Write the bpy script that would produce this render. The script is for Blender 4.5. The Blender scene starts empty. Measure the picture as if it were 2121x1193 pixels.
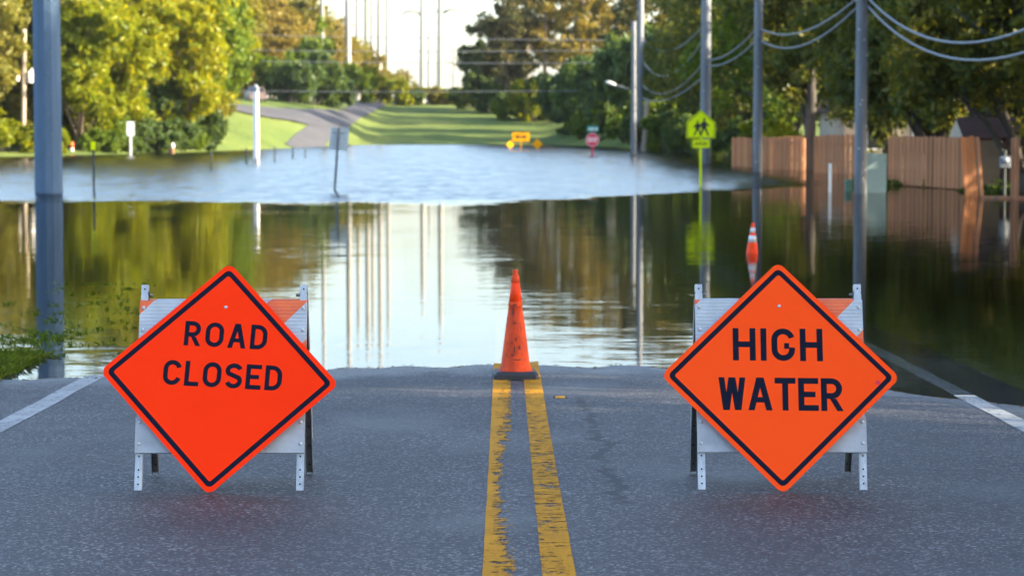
import bpy, math, random
import numpy as np
from mathutils import Vector, Matrix, Euler

R = math.radians
scene = bpy.context.scene
col = scene.collection
random.seed(7)

# ------------------------------------------------------------------ camera
CAM_H = 2.16
F_PX = 5000.0                       # focal length in photograph pixels (2121 wide)
cam_data = bpy.data.cameras.new('camera')
cam = bpy.data.objects.new('camera', cam_data)
col.objects.link(cam)
cam.location = (0, 0, CAM_H)
CAM_ROT = Euler((R(90 - 3.907), 0, R(-0.178)), 'XYZ')
cam.rotation_euler = CAM_ROT
cam_data.sensor_width = 36.0
cam_data.lens = F_PX / 2121 * 36
cam_data.clip_start = 0.1
cam_data.clip_end = 6000
cam_data.dof.use_dof = True
cam_data.dof.focus_distance = 13.6
cam_data.dof.aperture_fstop = 4.0
scene.camera = cam

# ------------------------------------------------------------------ sky, sun, exposure
SUN_AZ, SUN_EL = 101.0, 20.0         # degrees from +Y towards +X, above the horizon
world = bpy.data.worlds.new('World')
scene.world = world
world.use_nodes = True
wn = world.node_tree
sky = wn.nodes.new('ShaderNodeTexSky')
sky.sky_type = 'NISHITA'
sky.sun_disc = False
sky.sun_elevation = R(SUN_EL)
sky.sun_rotation = R(SUN_AZ)
sky.air_density = 0.88
sky.dust_density = 2.2
sky.ozone_density = 1.2
wn.links.new(sky.outputs[0], wn.nodes['Background'].inputs[0])
wn.nodes['Background'].inputs[1].default_value = 0.15

sun_data = bpy.data.lights.new('sun', 'SUN')
sun_data.energy = 4.2
sun_data.angle = R(0.5)
sun_data.color = (1.0, 0.86, 0.64)
sun = bpy.data.objects.new('sun', sun_data)
col.objects.link(sun)
to_sun = Vector((math.sin(R(SUN_AZ)) * math.cos(R(SUN_EL)), math.cos(R(SUN_AZ)) * math.cos(R(SUN_EL)), math.sin(R(SUN_EL))))
sun.rotation_euler = to_sun.to_track_quat('Z', 'Y').to_euler()
sun.location = to_sun * 60

scene.view_settings.view_transform = 'Standard'
scene.view_settings.look = 'None'
scene.view_settings.gamma = 1.0
scene.view_settings.use_curve_mapping = False
scene.view_settings.exposure = 2.2
scene.render.engine = 'CYCLES'
scene.cycles.max_bounces = 8
scene.cycles.transparent_max_bounces = 12
scene.cycles.use_denoising = True

# ------------------------------------------------------------------ pixel -> world (places things at their real distance)
CAM_M = CAM_ROT.to_matrix()
def ray(px, py):
    return CAM_M @ Vector(((px - 1060.5) / F_PX, -(py - 596.5) / F_PX, -1.0))
def at(px, py, Y):
    d = ray(px, py)
    return Vector((0, 0, CAM_H)) + d * (Y / d.y)
def on_water(px, py):
    d = ray(px, py)
    return Vector((0, 0, CAM_H)) + d * (-CAM_H / d.z)

# ------------------------------------------------------------------ materials
def new_mat(name):
    m = bpy.data.materials.new(name)
    m.use_nodes = True
    return m, m.node_tree, m.node_tree.nodes['Principled BSDF']
def N(nt, kind, **kw):
    n = nt.nodes.new(kind)
    for k, v in kw.items():
        if k.startswith('i_'):
            n.inputs[int(k[2:]) if k[2:].isdigit() else k[2:]].default_value = v
        else:
            setattr(n, k, v)
    return n
def L(nt, a, b):
    nt.links.new(a, b)
def ramp(nt, fac, stops):
    n = nt.nodes.new('ShaderNodeValToRGB')
    e = n.color_ramp.elements
    while len(e) < len(stops):
        e.new(0.5)
    for el, (p, c) in zip(e, stops):
        el.position = p
        el.color = c if len(c) == 4 else (*c, 1)
    L(nt, fac, n.inputs[0])
    return n
def math_n(nt, op, a, b=None, c=None, clamp=False):
    n = nt.nodes.new('ShaderNodeMath')
    n.operation = op
    n.use_clamp = clamp
    for i, v in enumerate((a, b, c)):
        if v is None:
            continue
        if isinstance(v, (int, float)):
            n.inputs[i].default_value = v
        else:
            L(nt, v, n.inputs[i])
    return n.outputs[0]
def mixc(nt, fac, a, b, mode='MIX'):
    n = nt.nodes.new('ShaderNodeMix')
    n.data_type = 'RGBA'
    n.blend_type = mode
    for i, v in ((0, fac), (6, a), (7, b)):
        if isinstance(v, (int, float)):
            n.inputs[i].default_value = v
        elif isinstance(v, tuple):
            n.inputs[i].default_value = v if len(v) == 4 else (*v, 1)
        else:
            L(nt, v, n.inputs[i])
    return n.outputs[2]
def noise(nt, vec, scale, detail=3, rough=0.5, dist=0.0):
    n = N(nt, 'ShaderNodeTexNoise')
    n.inputs['Scale'].default_value = scale
    n.inputs['Detail'].default_value = detail
    n.inputs['Roughness'].default_value = rough
    n.inputs['Distortion'].default_value = dist
    if vec is not None:
        L(nt, vec, n.inputs['Vector'])
    return n
def bump(nt, h, strength, dist):
    n = N(nt, 'ShaderNodeBump')
    n.inputs['Strength'].default_value = strength
    n.inputs['Distance'].default_value = dist
    L(nt, h, n.inputs['Height'])
    return n.outputs[0]
def mapping(nt, vec, scale):
    n = N(nt, 'ShaderNodeMapping')
    n.inputs['Scale'].default_value = scale
    L(nt, vec, n.inputs['Vector'])
    return n.outputs[0]

def surface(name, base, dark=None, rough=0.6, metal=0.0, scale=8.0, stretch=(1, 1, 1), amount=0.5, bump_d=0.0, spec=0.5):
    """a plain painted / metal / wooden surface with noisy wear between two tones"""
    m, nt, p = new_mat(name)
    tc = N(nt, 'ShaderNodeTexCoord').outputs['Object']
    v = mapping(nt, tc, stretch)
    n1 = noise(nt, v, scale, 5, 0.6)
    n2 = noise(nt, v, scale * 6.3, 3, 0.6)
    f = math_n(nt, 'ADD', math_n(nt, 'MULTIPLY', n1.outputs[0], 0.7), math_n(nt, 'MULTIPLY', n2.outputs[0], 0.3))
    dark = dark or tuple(c * 0.7 for c in base)
    lo = 0.5 - 0.5 * max(0.12, 0.5 - amount * 0.4)
    r = ramp(nt, f, [(0.36, dark), (0.62, base)])
    L(nt, r.outputs[0], p.inputs['Base Color'])
    p.inputs['Roughness'].default_value = rough
    p.inputs['Metallic'].default_value = metal
    p.inputs['Specular IOR Level'].default_value = spec
    if bump_d:
        L(nt, bump(nt, n2.outputs[0], 0.6, bump_d), p.inputs['Normal'])
    return m

def leaf_mat(name, a, b, c, trans=0.4):
    m, nt, p = new_mat(name)
    nt.nodes.remove(p)
    out = nt.nodes['Material Output']
    g = N(nt, 'ShaderNodeNewGeometry')
    oi = N(nt, 'ShaderNodeObjectInfo')
    rnd = g.outputs['Random Per Island']
    tc = N(nt, 'ShaderNodeTexCoord').outputs['Object']
    n1 = noise(nt, tc, 0.55, 2, 0.6)
    f = math_n(nt, 'ADD', math_n(nt, 'MULTIPLY', rnd, 0.45), math_n(nt, 'MULTIPLY', n1.outputs[0], 0.62))
    f = math_n(nt, 'ADD', f, math_n(nt, 'MULTIPLY_ADD', oi.outputs['Random'], 0.16, -0.08))
    r = ramp(nt, f, [(0.22, a), (0.52, b), (0.82, c)])
    d = N(nt, 'ShaderNodeBsdfDiffuse')
    t = N(nt, 'ShaderNodeBsdfTranslucent')
    gl = N(nt, 'ShaderNodeBsdfGlossy', i_Roughness=0.45)
    L(nt, r.outputs[0], d.inputs[0])
    L(nt, mixc(nt, 1.0, r.outputs[0], (1.5, 1.25, 0.5), 'MULTIPLY'), t.inputs[0])
    mx = N(nt, 'ShaderNodeMixShader', i_Fac=trans)
    L(nt, d.outputs[0], mx.inputs[1]); L(nt, t.outputs[0], mx.inputs[2])
    m2 = N(nt, 'ShaderNodeMixShader', i_Fac=0.015)
    L(nt, mx.outputs[0], m2.inputs[1]); L(nt, gl.outputs[0], m2.inputs[2])
    L(nt, m2.outputs[0], out.inputs['Surface'])
    return m

# ---- asphalt: aggregate, stains, cracks
def make_asphalt():
    m, nt, p = new_mat('asphalt')
    g = N(nt, 'ShaderNodeNewGeometry').outputs['Position']
    fine = noise(nt, g, 120, 2, 0.7)
    vor = N(nt, 'ShaderNodeTexVoronoi', i_Scale=76.0)
    L(nt, g, vor.inputs['Vector'])
    cellrnd = N(nt, 'ShaderNodeSeparateColor')
    L(nt, vor.outputs['Color'], cellrnd.inputs[0])
    stones = ramp(nt, cellrnd.outputs[0], [(0.0, (0.014, 0.014, 0.0165)), (0.55, (0.033, 0.033, 0.038)), (0.85, (0.070, 0.070, 0.077)), (1.0, (0.26, 0.26, 0.26))])
    big = noise(nt, mapping(nt, g, (0.5, 0.9, 1)), 1.1, 5, 0.6)
    tone = ramp(nt, big.outputs[0], [(0.28, (0.55, 0.55, 0.57)), (0.52, (0.95, 0.95, 0.95)), (0.75, (1.30, 1.27, 1.22))])
    c = mixc(nt, 1.0, stones.outputs[0], tone.outputs[0], 'MULTIPLY')
    # damp, darker blotches
    blot = noise(nt, mapping(nt, g, (0.8, 0.45, 1)), 0.9, 4, 0.55)
    bl = ramp(nt, blot.outputs[0], [(0.53, (0, 0, 0)), (0.68, (1, 1, 1))])
    c = mixc(nt, math_n(nt, 'MULTIPLY', bl.outputs[0], 0.62), c, (0.020, 0.019, 0.021))
    # a wandering crack in the right lane
    sx = N(nt, 'ShaderNodeSeparateXYZ'); L(nt, g, sx.inputs[0])
    wob = noise(nt, mapping(nt, g, (0, 1, 0)), 0.8, 8, 0.72)
    path = math_n(nt, 'MULTIPLY_ADD', wob.outputs[0], 0.75, 0.24)
    dist = math_n(nt, 'ABSOLUTE', math_n(nt, 'SUBTRACT', sx.outputs[0], path))
    gap = noise(nt, g, 6, 4, 0.7)
    wid = math_n(nt, 'MULTIPLY', math_n(nt, 'SUBTRACT', gap.outputs[0], 0.40, clamp=True), 0.26)
    crack = math_n(nt, 'LESS_THAN', dist, wid)
    inside = math_n(nt, 'MULTIPLY', math_n(nt, 'GREATER_THAN', sx.outputs[1], 12.6), math_n(nt, 'LESS_THAN', sx.outputs[1], 18.6))
    crack = math_n(nt, 'MULTIPLY', crack, inside)
    c = mixc(nt, crack, c, (0.004, 0.004, 0.004))
    # polished wheel tracks and the soaked margin along the water
    wt = N(nt, 'ShaderNodeTexWave', wave_type='BANDS', bands_direction='X'); L(nt, g, wt.inputs['Vector'])
    wt.inputs['Scale'].default_value = 0.18; wt.inputs['Distortion'].default_value = 0.6; wt.inputs['Detail'].default_value = 2.0
    c = mixc(nt, math_n(nt, 'MULTIPLY', wt.outputs['Fac'], 0.22), c, (0.028, 0.028, 0.032))
    soak = N(nt, 'ShaderNodeMapRange', interpolation_type='SMOOTHSTEP')
    L(nt, math_n(nt, 'ADD', sx.outputs[2], math_n(nt, 'MULTIPLY_ADD', gap.outputs[0], 0.016, -0.008)), soak.inputs[0])
    soak.inputs[1].default_value = 0.004; soak.inputs[2].default_value = 0.016; soak.inputs[3].default_value = 1.0; soak.inputs[4].default_value = 0.0
    c = mixc(nt, math_n(nt, 'MULTIPLY', soak.outputs[0], 0.5), c, (0.016, 0.015, 0.015))
    L(nt, c, p.inputs['Base Color'])
    rg = math_n(nt, 'MULTIPLY_ADD', bl.outputs[0], -0.14, 0.68)
    rg = math_n(nt, 'SUBTRACT', rg, math_n(nt, 'MULTIPLY', soak.outputs[0], 0.22))
    L(nt, rg, p.inputs['Roughness'])
    h = math_n(nt, 'ADD', math_n(nt, 'MULTIPLY', vor.outputs['Distance'], -1.0), math_n(nt, 'MULTIPLY', fine.outputs[0], 0.4))
    h = math_n(nt, 'SUBTRACT', h, math_n(nt, 'MULTIPLY', crack, 2.0))
    L(nt, bump(nt, h, 0.75, 0.004), p.inputs['Normal'])
    return m

def make_paint(name, colr, worn, side=0.0, patch=0.0, crack=0.5):
    """road paint, worn through to the asphalt in transverse cracks and rubbed patches"""
    m, nt, p = new_mat(name)
    out = nt.nodes['Material Output']
    g = N(nt, 'ShaderNodeNewGeometry').outputs['Position']
    tc = N(nt, 'ShaderNodeTexCoord').outputs['Object']
    sx = N(nt, 'ShaderNodeSeparateXYZ'); L(nt, tc, sx.inputs[0])
    # thin transverse cracks: level lines of a noise squeezed along the road, plus rubbed patches
    cr = noise(nt, mapping(nt, g, (4.0, 15.0, 1)), 1.0, 4, 0.6, 0.3)
    cr2 = noise(nt, mapping(nt, g, (9.0, 34.0, 1)), 1.0, 3, 0.6)
    big = noise(nt, mapping(nt, g, (18, 5.0, 1)), 1.0, 6, 0.75)
    line = math_n(nt, 'MINIMUM', math_n(nt, 'MULTIPLY', math_n(nt, 'ABSOLUTE', math_n(nt, 'SUBTRACT', cr.outputs[0], 0.5)), 6.0), 0.35)
    line = math_n(nt, 'SUBTRACT', line, math_n(nt, 'MULTIPLY', math_n(nt, 'SUBTRACT', 0.52, cr2.outputs[0], clamp=True), 1.1))
    f = math_n(nt, 'ADD', math_n(nt, 'MULTIPLY', line, crack), math_n(nt, 'MULTIPLY', big.outputs[0], 0.8))
    # the side of the stripe nearer the wheel track is rubbed more
    f = math_n(nt, 'ADD', f, math_n(nt, 'MULTIPLY', sx.outputs[0], side))
    if patch:
        # worn hardest along one stretch of the road, fading towards both ends
        y = math_n(nt, 'MULTIPLY', math_n(nt, 'SUBTRACT', sx.outputs[1], 13.6), 0.42)
        e = math_n(nt, 'POWER', 2.718, math_n(nt, 'MULTIPLY', math_n(nt, 'MULTIPLY', y, y), -1.0))
        xr = math_n(nt, 'MULTIPLY_ADD', sx.outputs[0], 9.0, 0.55, clamp=True)
        f = math_n(nt, 'SUBTRACT', f, math_n(nt, 'MULTIPLY', math_n(nt, 'MULTIPLY', e, xr), patch))
    mask = ramp(nt, f, [(worn - 0.02, (0, 0, 0)), (worn + 0.02, (1, 1, 1))])
    n2 = noise(nt, g, 60, 4, 0.7)
    n3 = noise(nt, g, 2.4, 4, 0.6)
    ff = math_n(nt, 'ADD', math_n(nt, 'MULTIPLY', n2.outputs[0], 0.5), math_n(nt, 'MULTIPLY', n3.outputs[0], 0.5))
    cc = ramp(nt, ff, [(0.3, tuple(v * 0.55 for v in colr)), (0.6, colr)])
    L(nt, cc.outputs[0], p.inputs['Base Color'])
    p.inputs['Roughness'].default_value = 0.8
    p.inputs['Specular IOR Level'].default_value = 0.15
    L(nt, bump(nt, n2.outputs[0], 0.5, 0.003), p.inputs['Normal'])
    t = N(nt, 'ShaderNodeBsdfTransparent')
    mx = N(nt, 'ShaderNodeMixShader')
    L(nt, mask.outputs[0], mx.inputs[0]); L(nt, t.outputs[0], mx.inputs[1]); L(nt, p.outputs[0], mx.inputs[2])
    L(nt, mx.outputs[0], out.inputs['Surface'])
    return m

def make_water():
    m, nt, p = new_mat('flood_water')
    nt.nodes.remove(p)
    out = nt.nodes['Material Output']
    g = N(nt, 'ShaderNodeNewGeometry').outputs['Position']
    sx = N(nt, 'ShaderNodeSeparateXYZ'); L(nt, g, sx.inputs[0])
    # the breeze ruffles the water beyond about 65 m, with a wandering edge
    edge = noise(nt, mapping(nt, g, (0.05, 0.05, 0)), 1.0, 3, 0.55)
    edge2 = noise(nt, mapping(nt, g, (0.45, 0.45, 0)), 1.0, 5, 0.7)
    # the calm patch reaches a little further out on the side of the fence
    ey = math_n(nt, 'ADD', sx.outputs[1], math_n(nt, 'MULTIPLY_ADD', edge.outputs[0], 8.0, -4.0))
    ey = math_n(nt, 'ADD', ey, math_n(nt, 'MULTIPLY_ADD', edge2.outputs[0], 14.0, -7.0))
    xs = math_n(nt, 'MULTIPLY_ADD', math_n(nt, 'SMOOTH_MAX', sx.outputs[0], 0.0, 2.0), -1.7, 0.0)
    ey = math_n(nt, 'ADD', ey, xs)
    ruff = N(nt, 'ShaderNodeMapRange', interpolation_type='SMOOTHSTEP')
    L(nt, ey, ruff.inputs[0])
    ruff.inputs[1].default_value = 63.0
    ruff.inputs[2].default_value = 69.0
    # sheltered strip close to the fence stays calm
    shel = N(nt, 'ShaderNodeMapRange', interpolation_type='SMOOTHSTEP')
    L(nt, math_n(nt, 'ADD', sx.outputs[0], math_n(nt, 'MULTIPLY_ADD', edge2.outputs[0], 8.0, -4.0)), shel.inputs[0])
    shel.inputs[1].default_value = 10.0; shel.inputs[2].default_value = 12.0
    shel.inputs[3].default_value = 1.0; shel.inputs[4].default_value = 0.0
    rf = math_n(nt, 'MULTIPLY', ruff.outputs[0], shel.outputs[0])
    # slopes
    w1 = noise(nt, mapping(nt, g, (1.2, 6.0, 0)), 1.0, 3, 0.6)
    w2 = noise(nt, mapping(nt, g, (0.25, 1.3, 0)), 1.0, 2, 0.5)
    def centred(n):
        v = N(nt, 'ShaderNodeVectorMath', operation='SUBTRACT'); L(nt, n.outputs['Color'], v.inputs[0]); v.inputs[1].default_value = (0.5, 0.5, 0.5)
        return v.outputs[0]
    def scaled(v, s):
        n = N(nt, 'ShaderNodeVectorMath', operation='SCALE'); L(nt, v, n.inputs[0])
        if isinstance(s, float): n.inputs['Scale'].default_value = s
        else: L(nt, s, n.inputs['Scale'])
        return n.outputs[0]
    def addv(a, b):
        n = N(nt, 'ShaderNodeVectorMath', operation='ADD'); L(nt, a, n.inputs[0]); L(nt, b, n.inputs[1]); return n.outputs[0]
    gust = noise(nt, mapping(nt, g, (0.07, 0.16, 0)), 1.0, 2, 0.5)
    gs = N(nt, 'ShaderNodeMapRange'); L(nt, gust.outputs[0], gs.inputs[0])
    gs.inputs[1].default_value = 0.40; gs.inputs[2].default_value = 0.62; gs.inputs[3].default_value = 0.45; gs.inputs[4].default_value = 1.25
    w4 = noise(nt, mapping(nt, g, (5.0, 40.0, 0)), 1.0, 2, 0.6)
    near = addv(addv(scaled(centred(w1), 0.038), scaled(centred(w2), 0.004)), scaled(centred(w4), 0.044))
    near = scaled(near, gs.outputs[0])
    lean_to_viewer = N(nt, 'ShaderNodeCombineXYZ', i_Y=-0.078).outputs[0]   # crests facing the viewer hide the backs of the wavelets
    w3 = noise(nt, mapping(nt, g, (2.2, 5.0, 0)), 1.0, 3, 0.7)
    far = addv(scaled(centred(w3), 0.24), lean_to_viewer)
    w5 = noise(nt, mapping(nt, g, (1.8, 0.42, 0)), 1.0, 4, 0.7)
    far = addv(far, scaled(centred(w5), 0.16))
    v = addv(near, scaled(far, rf))
    fl = N(nt, 'ShaderNodeVectorMath', operation='MULTIPLY'); L(nt, v, fl.inputs[0]); fl.inputs[1].default_value = (0.16, 1.0, 0.0)
    up = N(nt, 'ShaderNodeVectorMath', operation='ADD'); L(nt, fl.outputs[0], up.inputs[0]); up.inputs[1].default_value = (0, 0, 1)
    nm = N(nt, 'ShaderNodeVectorMath', operation='NORMALIZE'); L(nt, up.outputs[0], nm.inputs[0])
    fr = N(nt, 'ShaderNodeFresnel', i_IOR=1.333); L(nt, nm.outputs[0], fr.inputs['Normal'])
    gl = N(nt, 'ShaderNodeBsdfGlossy'); L(nt, nm.outputs[0], gl.inputs['Normal'])
    L(nt, math_n(nt, 'MULTIPLY_ADD', rf, 0.12, 0.02), gl.inputs['Roughness'])
    tr = N(nt, 'ShaderNodeBsdfTransparent')
    mx = N(nt, 'ShaderNodeMixShader')
    L(nt, fr.outputs[0], mx.inputs[0]); L(nt, tr.outputs[0], mx.inputs[1]); L(nt, gl.outputs[0], mx.inputs[2])
    L(nt, mx.outputs[0], out.inputs['Surface'])
    va = N(nt, 'ShaderNodeVolumeAbsorption'); va.inputs['Color'].default_value = (0.42, 0.42, 0.22, 1); va.inputs['Density'].default_value = 0.9
    L(nt, va.outputs[0], out.inputs['Volume'])
    return m

def make_grass_ground():
    m, nt, p = new_mat('grass_ground')
    g = N(nt, 'ShaderNodeNewGeometry').outputs['Position']
    n1 = noise(nt, mapping(nt, g, (0.10, 0.05, 0)), 1.0, 5, 0.6)
    n2 = noise(nt, g, 1.6, 5, 0.7)
    f = math_n(nt, 'ADD', math_n(nt, 'MULTIPLY', n1.outputs[0], 0.6), math_n(nt, 'MULTIPLY', n2.outputs[0], 0.4))
    r = ramp(nt, f, [(0.34, (0.072, 0.108, 0.030)), (0.50, (0.120, 0.165, 0.042)), (0.66, (0.180, 0.205, 0.052))])
    L(nt, r.outputs[0], p.inputs['Base Color'])
    p.inputs['Roughness'].default_value = 0.95
    p.inputs['Specular IOR Level'].default_value = 0.1
    L(nt, bump(nt, n2.outputs[0], 0.8, 0.25), p.inputs['Normal'])
    return m

def make_rail(offset):
    """white retroreflective sheeting with slanted orange bands, on the rail's own axes"""
    m, nt, p = new_mat('barricade_sheeting')
    tc = N(nt, 'ShaderNodeTexCoord').outputs['Object']
    sx = N(nt, 'ShaderNodeSeparateXYZ'); L(nt, tc, sx.inputs[0])
    u = math_n(nt, 'SUBTRACT', math_n(nt, 'ADD', sx.outputs[0], 0.465), sx.outputs[2])
    k = math_n(nt, 'FRACT', math_n(nt, 'MULTIPLY', math_n(nt, 'SUBTRACT', u, offset), 1 / 0.431))
    band = math_n(nt, 'GREATER_THAN', k, 0.5)
    n1 = noise(nt, tc, 9, 5, 0.65)
    wht = ramp(nt, n1.outputs[0], [(0.3, (0.36, 0.40, 0.44)), (0.6, (0.46, 0.51, 0.56))])
    org = ramp(nt, n1.outputs[0], [(0.3, (0.62, 0.10, 0.035)), (0.6, (0.80, 0.15, 0.04))])
    L(nt, mixc(nt, band, wht.outputs[0], org.outputs[0]), p.inputs['Base Color'])
    p.inputs['Roughness'].default_value = 0.42
    return m

M = {}
M['asphalt'] = make_asphalt()
M['yellow_left'] = make_paint('yellow_road_paint', (0.56, 0.255, 0.005), 0.395, -1.1, 0.26, 0.40)
M['yellow_right'] = make_paint('yellow_road_paint_cracked', (0.56, 0.255, 0.005), 0.405, 0.6, 0.10, 0.62)
M['white_paint'] = make_paint('white_road_paint', (0.36, 0.38, 0.385), 0.36)
M['water'] = make_water()
M['grass'] = make_grass_ground()
M['path'] = surface('path_asphalt', (0.070, 0.070, 0.076), (0.045, 0.045, 0.05), 0.85, scale=0.5)
M['rail_a'] = make_rail(0.08)
M['rail_b'] = make_rail(0.03)
M['rail_plain'] = surface('white_board', (0.40, 0.44, 0.48), (0.30, 0.33, 0.36), 0.5, scale=5)
M['galv'] = surface('galvanised_steel', (0.50, 0.54, 0.58), (0.30, 0.33, 0.36), 0.45, 0.35, scale=22, stretch=(1, 1, 0.3))
M['galv_dark'] = surface('weathered_steel', (0.17, 0.19, 0.20), (0.09, 0.10, 0.105), 0.55, 0.3, scale=22)
M['hole'] = surface('dark_hole', (0.01, 0.01, 0.012), (0.008, 0.008, 0.009), 0.8)
M['sign_red'] = surface('red_orange_sheeting', (1.0, 0.040, 0.006), (0.98, 0.036, 0.006), 0.9, scale=3, spec=0.04)
M['sign_orange'] = surface('orange_sheeting', (1.0, 0.085, 0.012), (0.98, 0.078, 0.011), 0.9, scale=3, spec=0.04)
M['navy'] = surface('black_sign_print', (0.007, 0.011, 0.026), (0.006, 0.009, 0.022), 0.8, spec=0.08)
M['sign_back'] = surface('bare_aluminium', (0.40, 0.45, 0.46), (0.30, 0.34, 0.36), 0.5, 0.3)
M['cone'] = surface('dirty_orange_plastic', (0.85, 0.085, 0.018), (0.42, 0.05, 0.02), 0.6, scale=9, stretch=(1, 1, 0.6), spec=0.15)
M['cone_bright'] = surface('clean_orange_plastic', (1.0, 0.070, 0.010), (0.85, 0.05, 0.008), 0.5, scale=9, spec=0.2)
M['cone_white'] = surface('white_reflective_collar', (0.75, 0.76, 0.76), (0.55, 0.56, 0.56), 0.35)
M['scuff'] = surface('black_scuff', (0.20, 0.035, 0.02), (0.10, 0.022, 0.014), 0.8)
M['rubber'] = surface('black_rubber', (0.022, 0.026, 0.032), (0.012, 0.014, 0.018), 0.6, scale=14)
M['stud'] = surface('yellow_stud', (0.75, 0.36, 0.02), (0.45, 0.22, 0.02), 0.3, scale=30)
M['pole_blue'] = surface('blue_grey_pole', (0.072, 0.130, 0.205), (0.052, 0.100, 0.160), 0.8, 0.0, scale=2.2, stretch=(1, 1, 0.25))
M['pole_concrete'] = surface('concrete_pole', (0.42, 0.42, 0.41), (0.29, 0.30, 0.30), 0.8, scale=2.0, stretch=(1, 1, 0.3))
M['pole_steel'] = surface('pale_steel_pole', (0.19, 0.205, 0.22), (0.125, 0.135, 0.15), 0.75, 0.0, scale=1.2, stretch=(1, 1, 0.2))
M['pole_far'] = surface('distant_pole', (0.34, 0.32, 0.29), (0.22, 0.22, 0.21), 0.8, scale=0.6, stretch=(1, 1, 0.2))
M['pole_wood'] = surface('weathered_wood_pole', (0.40, 0.33, 0.24), (0.24, 0.19, 0.14), 0.9, scale=4, stretch=(1, 1, 0.15), bump_d=0.01)
M['white_post'] = surface('white_painted_post', (0.78, 0.77, 0.72), (0.62, 0.61, 0.57), 0.5, scale=3)
M['post_dark'] = surface('dark_green_post', (0.045, 0.06, 0.055), (0.025, 0.03, 0.03), 0.7)
M['lime'] = surface('fluorescent_lime', (0.80, 0.92, 0.006), (0.72, 0.84, 0.006), 0.8, spec=0.05)
M['black'] = surface('black_symbol', (0.012, 0.014, 0.012), (0.01, 0.01, 0.01), 0.6)
M['amber'] = surface('amber_sheeting', (1.0, 0.42, 0.006), (0.9, 0.36, 0.006), 0.8, spec=0.05)
M['stop_red'] = surface('red_sheeting', (0.70, 0.05, 0.09), (0.60, 0.04, 0.075), 0.8, spec=0.05)
M['sign_white'] = surface('white_sheeting', (0.80, 0.80, 0.78), (0.70, 0.70, 0.68), 0.5)
M['street_green'] = surface('green_street_sheeting', (0.03, 0.30, 0.24), (0.02, 0.24, 0.19), 0.5)
M['orange_marker'] = surface('orange_marker', (0.85, 0.12, 0.02), (0.7, 0.09, 0.02), 0.5)
M['board'] = surface('red_brown_board', (0.42, 0.170, 0.064), (0.31, 0.122, 0.045), 0.85, scale=3, stretch=(2, 2, 0.25), bump_d=0.004)
_nt = M['board'].node_tree
_p = _nt.nodes['Principled BSDF']; _src = _p.inputs['Base Color'].links[0].from_socket
_oi = N(_nt, 'ShaderNodeObjectInfo')
_tone = ramp(_nt, _oi.outputs['Random'], [(0.0, (0.80, 0.79, 0.79)), (0.5, (0.97, 0.95, 0.94)), (1.0, (1.14, 1.12, 1.10))])
L(_nt, mixc(_nt, 1.0, _src, _tone.outputs[0], 'MULTIPLY'), _p.inputs['Base Color'])
M['board_post'] = surface('tan_post', (0.36, 0.17, 0.085), (0.24, 0.11, 0.055), 0.85, scale=3, stretch=(2, 2, 0.25))
M['board_dark'] = surface('dark_brown_board', (0.12, 0.05, 0.022), (0.07, 0.03, 0.015), 0.85, scale=3, stretch=(2, 2, 0.25))
M['teal'] = surface('pale_teal_sheet', (0.23, 0.33, 0.33), (0.18, 0.27, 0.27), 0.6, scale=2)
M['green_box'] = surface('green_box', (0.07, 0.17, 0.12), (0.045, 0.12, 0.085), 0.6)
M['grey_box'] = surface('grey_meter', (0.17, 0.20, 0.23), (0.12, 0.14, 0.165), 0.6)
M['timber'] = surface('old_dark_timber', (0.10, 0.075, 0.06), (0.055, 0.042, 0.036), 0.9, scale=3, stretch=(0.3, 1, 1))
M['house_wall'] = surface('beige_render', (0.40, 0.34, 0.26), (0.30, 0.25, 0.19), 0.9, scale=1)
M['roof'] = surface('red_brown_roof', (0.065, 0.026, 0.020), (0.040, 0.017, 0.014), 0.9, scale=2)
M['glass'] = surface('dark_glass', (0.015, 0.017, 0.02), (0.01, 0.012, 0.015), 0.08)
M['car'] = surface('dusty_pink_paint', (0.20, 0.14, 0.13), (0.15, 0.11, 0.10), 0.4)
M['wire'] = surface('grey_cable', (0.20, 0.22, 0.24), (0.13, 0.14, 0.16), 0.6)
M['bark'] = surface('grey_bark', (0.085, 0.075, 0.062), (0.040, 0.034, 0.028), 0.95, scale=5, stretch=(1, 1, 0.25), bump_d=0.03)
M['bark_pale'] = surface('pale_bark', (0.26, 0.20, 0.14), (0.14, 0.10, 0.075), 0.95, scale=4, stretch=(1, 1, 0.25))
M['leaf_yellow'] = leaf_mat('yellow_green_leaves', (0.085, 0.130, 0.006), (0.195, 0.240, 0.007), (0.320, 0.300, 0.008), 0.5)
M['leaf_green'] = leaf_mat('fresh_green_leaves', (0.050, 0.095, 0.012), (0.105, 0.175, 0.016), (0.180, 0.240, 0.020), 0.48)
M['leaf_olive'] = leaf_mat('olive_leaves', (0.080, 0.095, 0.018), (0.155, 0.160, 0.026), (0.235, 0.215, 0.032), 0.45)
M['leaf_gold'] = leaf_mat('golden_leaves', (0.115, 0.105, 0.024), (0.195, 0.168, 0.034), (0.285, 0.225, 0.042), 0.45)
M['leaf_dark'] = leaf_mat('dark_green_leaves', (0.038, 0.074, 0.024), (0.074, 0.128, 0.036), (0.120, 0.175, 0.042), 0.45)
M['leaf_oak'] = leaf_mat('live_oak_leaves', (0.038, 0.060, 0.015), (0.092, 0.120, 0.024), (0.225, 0.205, 0.028), 0.48)
M['leaf_pine'] = leaf_mat('pine_needles', (0.045, 0.060, 0.024), (0.086, 0.098, 0.036), (0.150, 0.125, 0.046), 0.4)
M['blade'] = leaf_mat('grass_blades', (0.060, 0.110, 0.014), (0.115, 0.190, 0.024), (0.200, 0.250, 0.050), 0.45)
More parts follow.
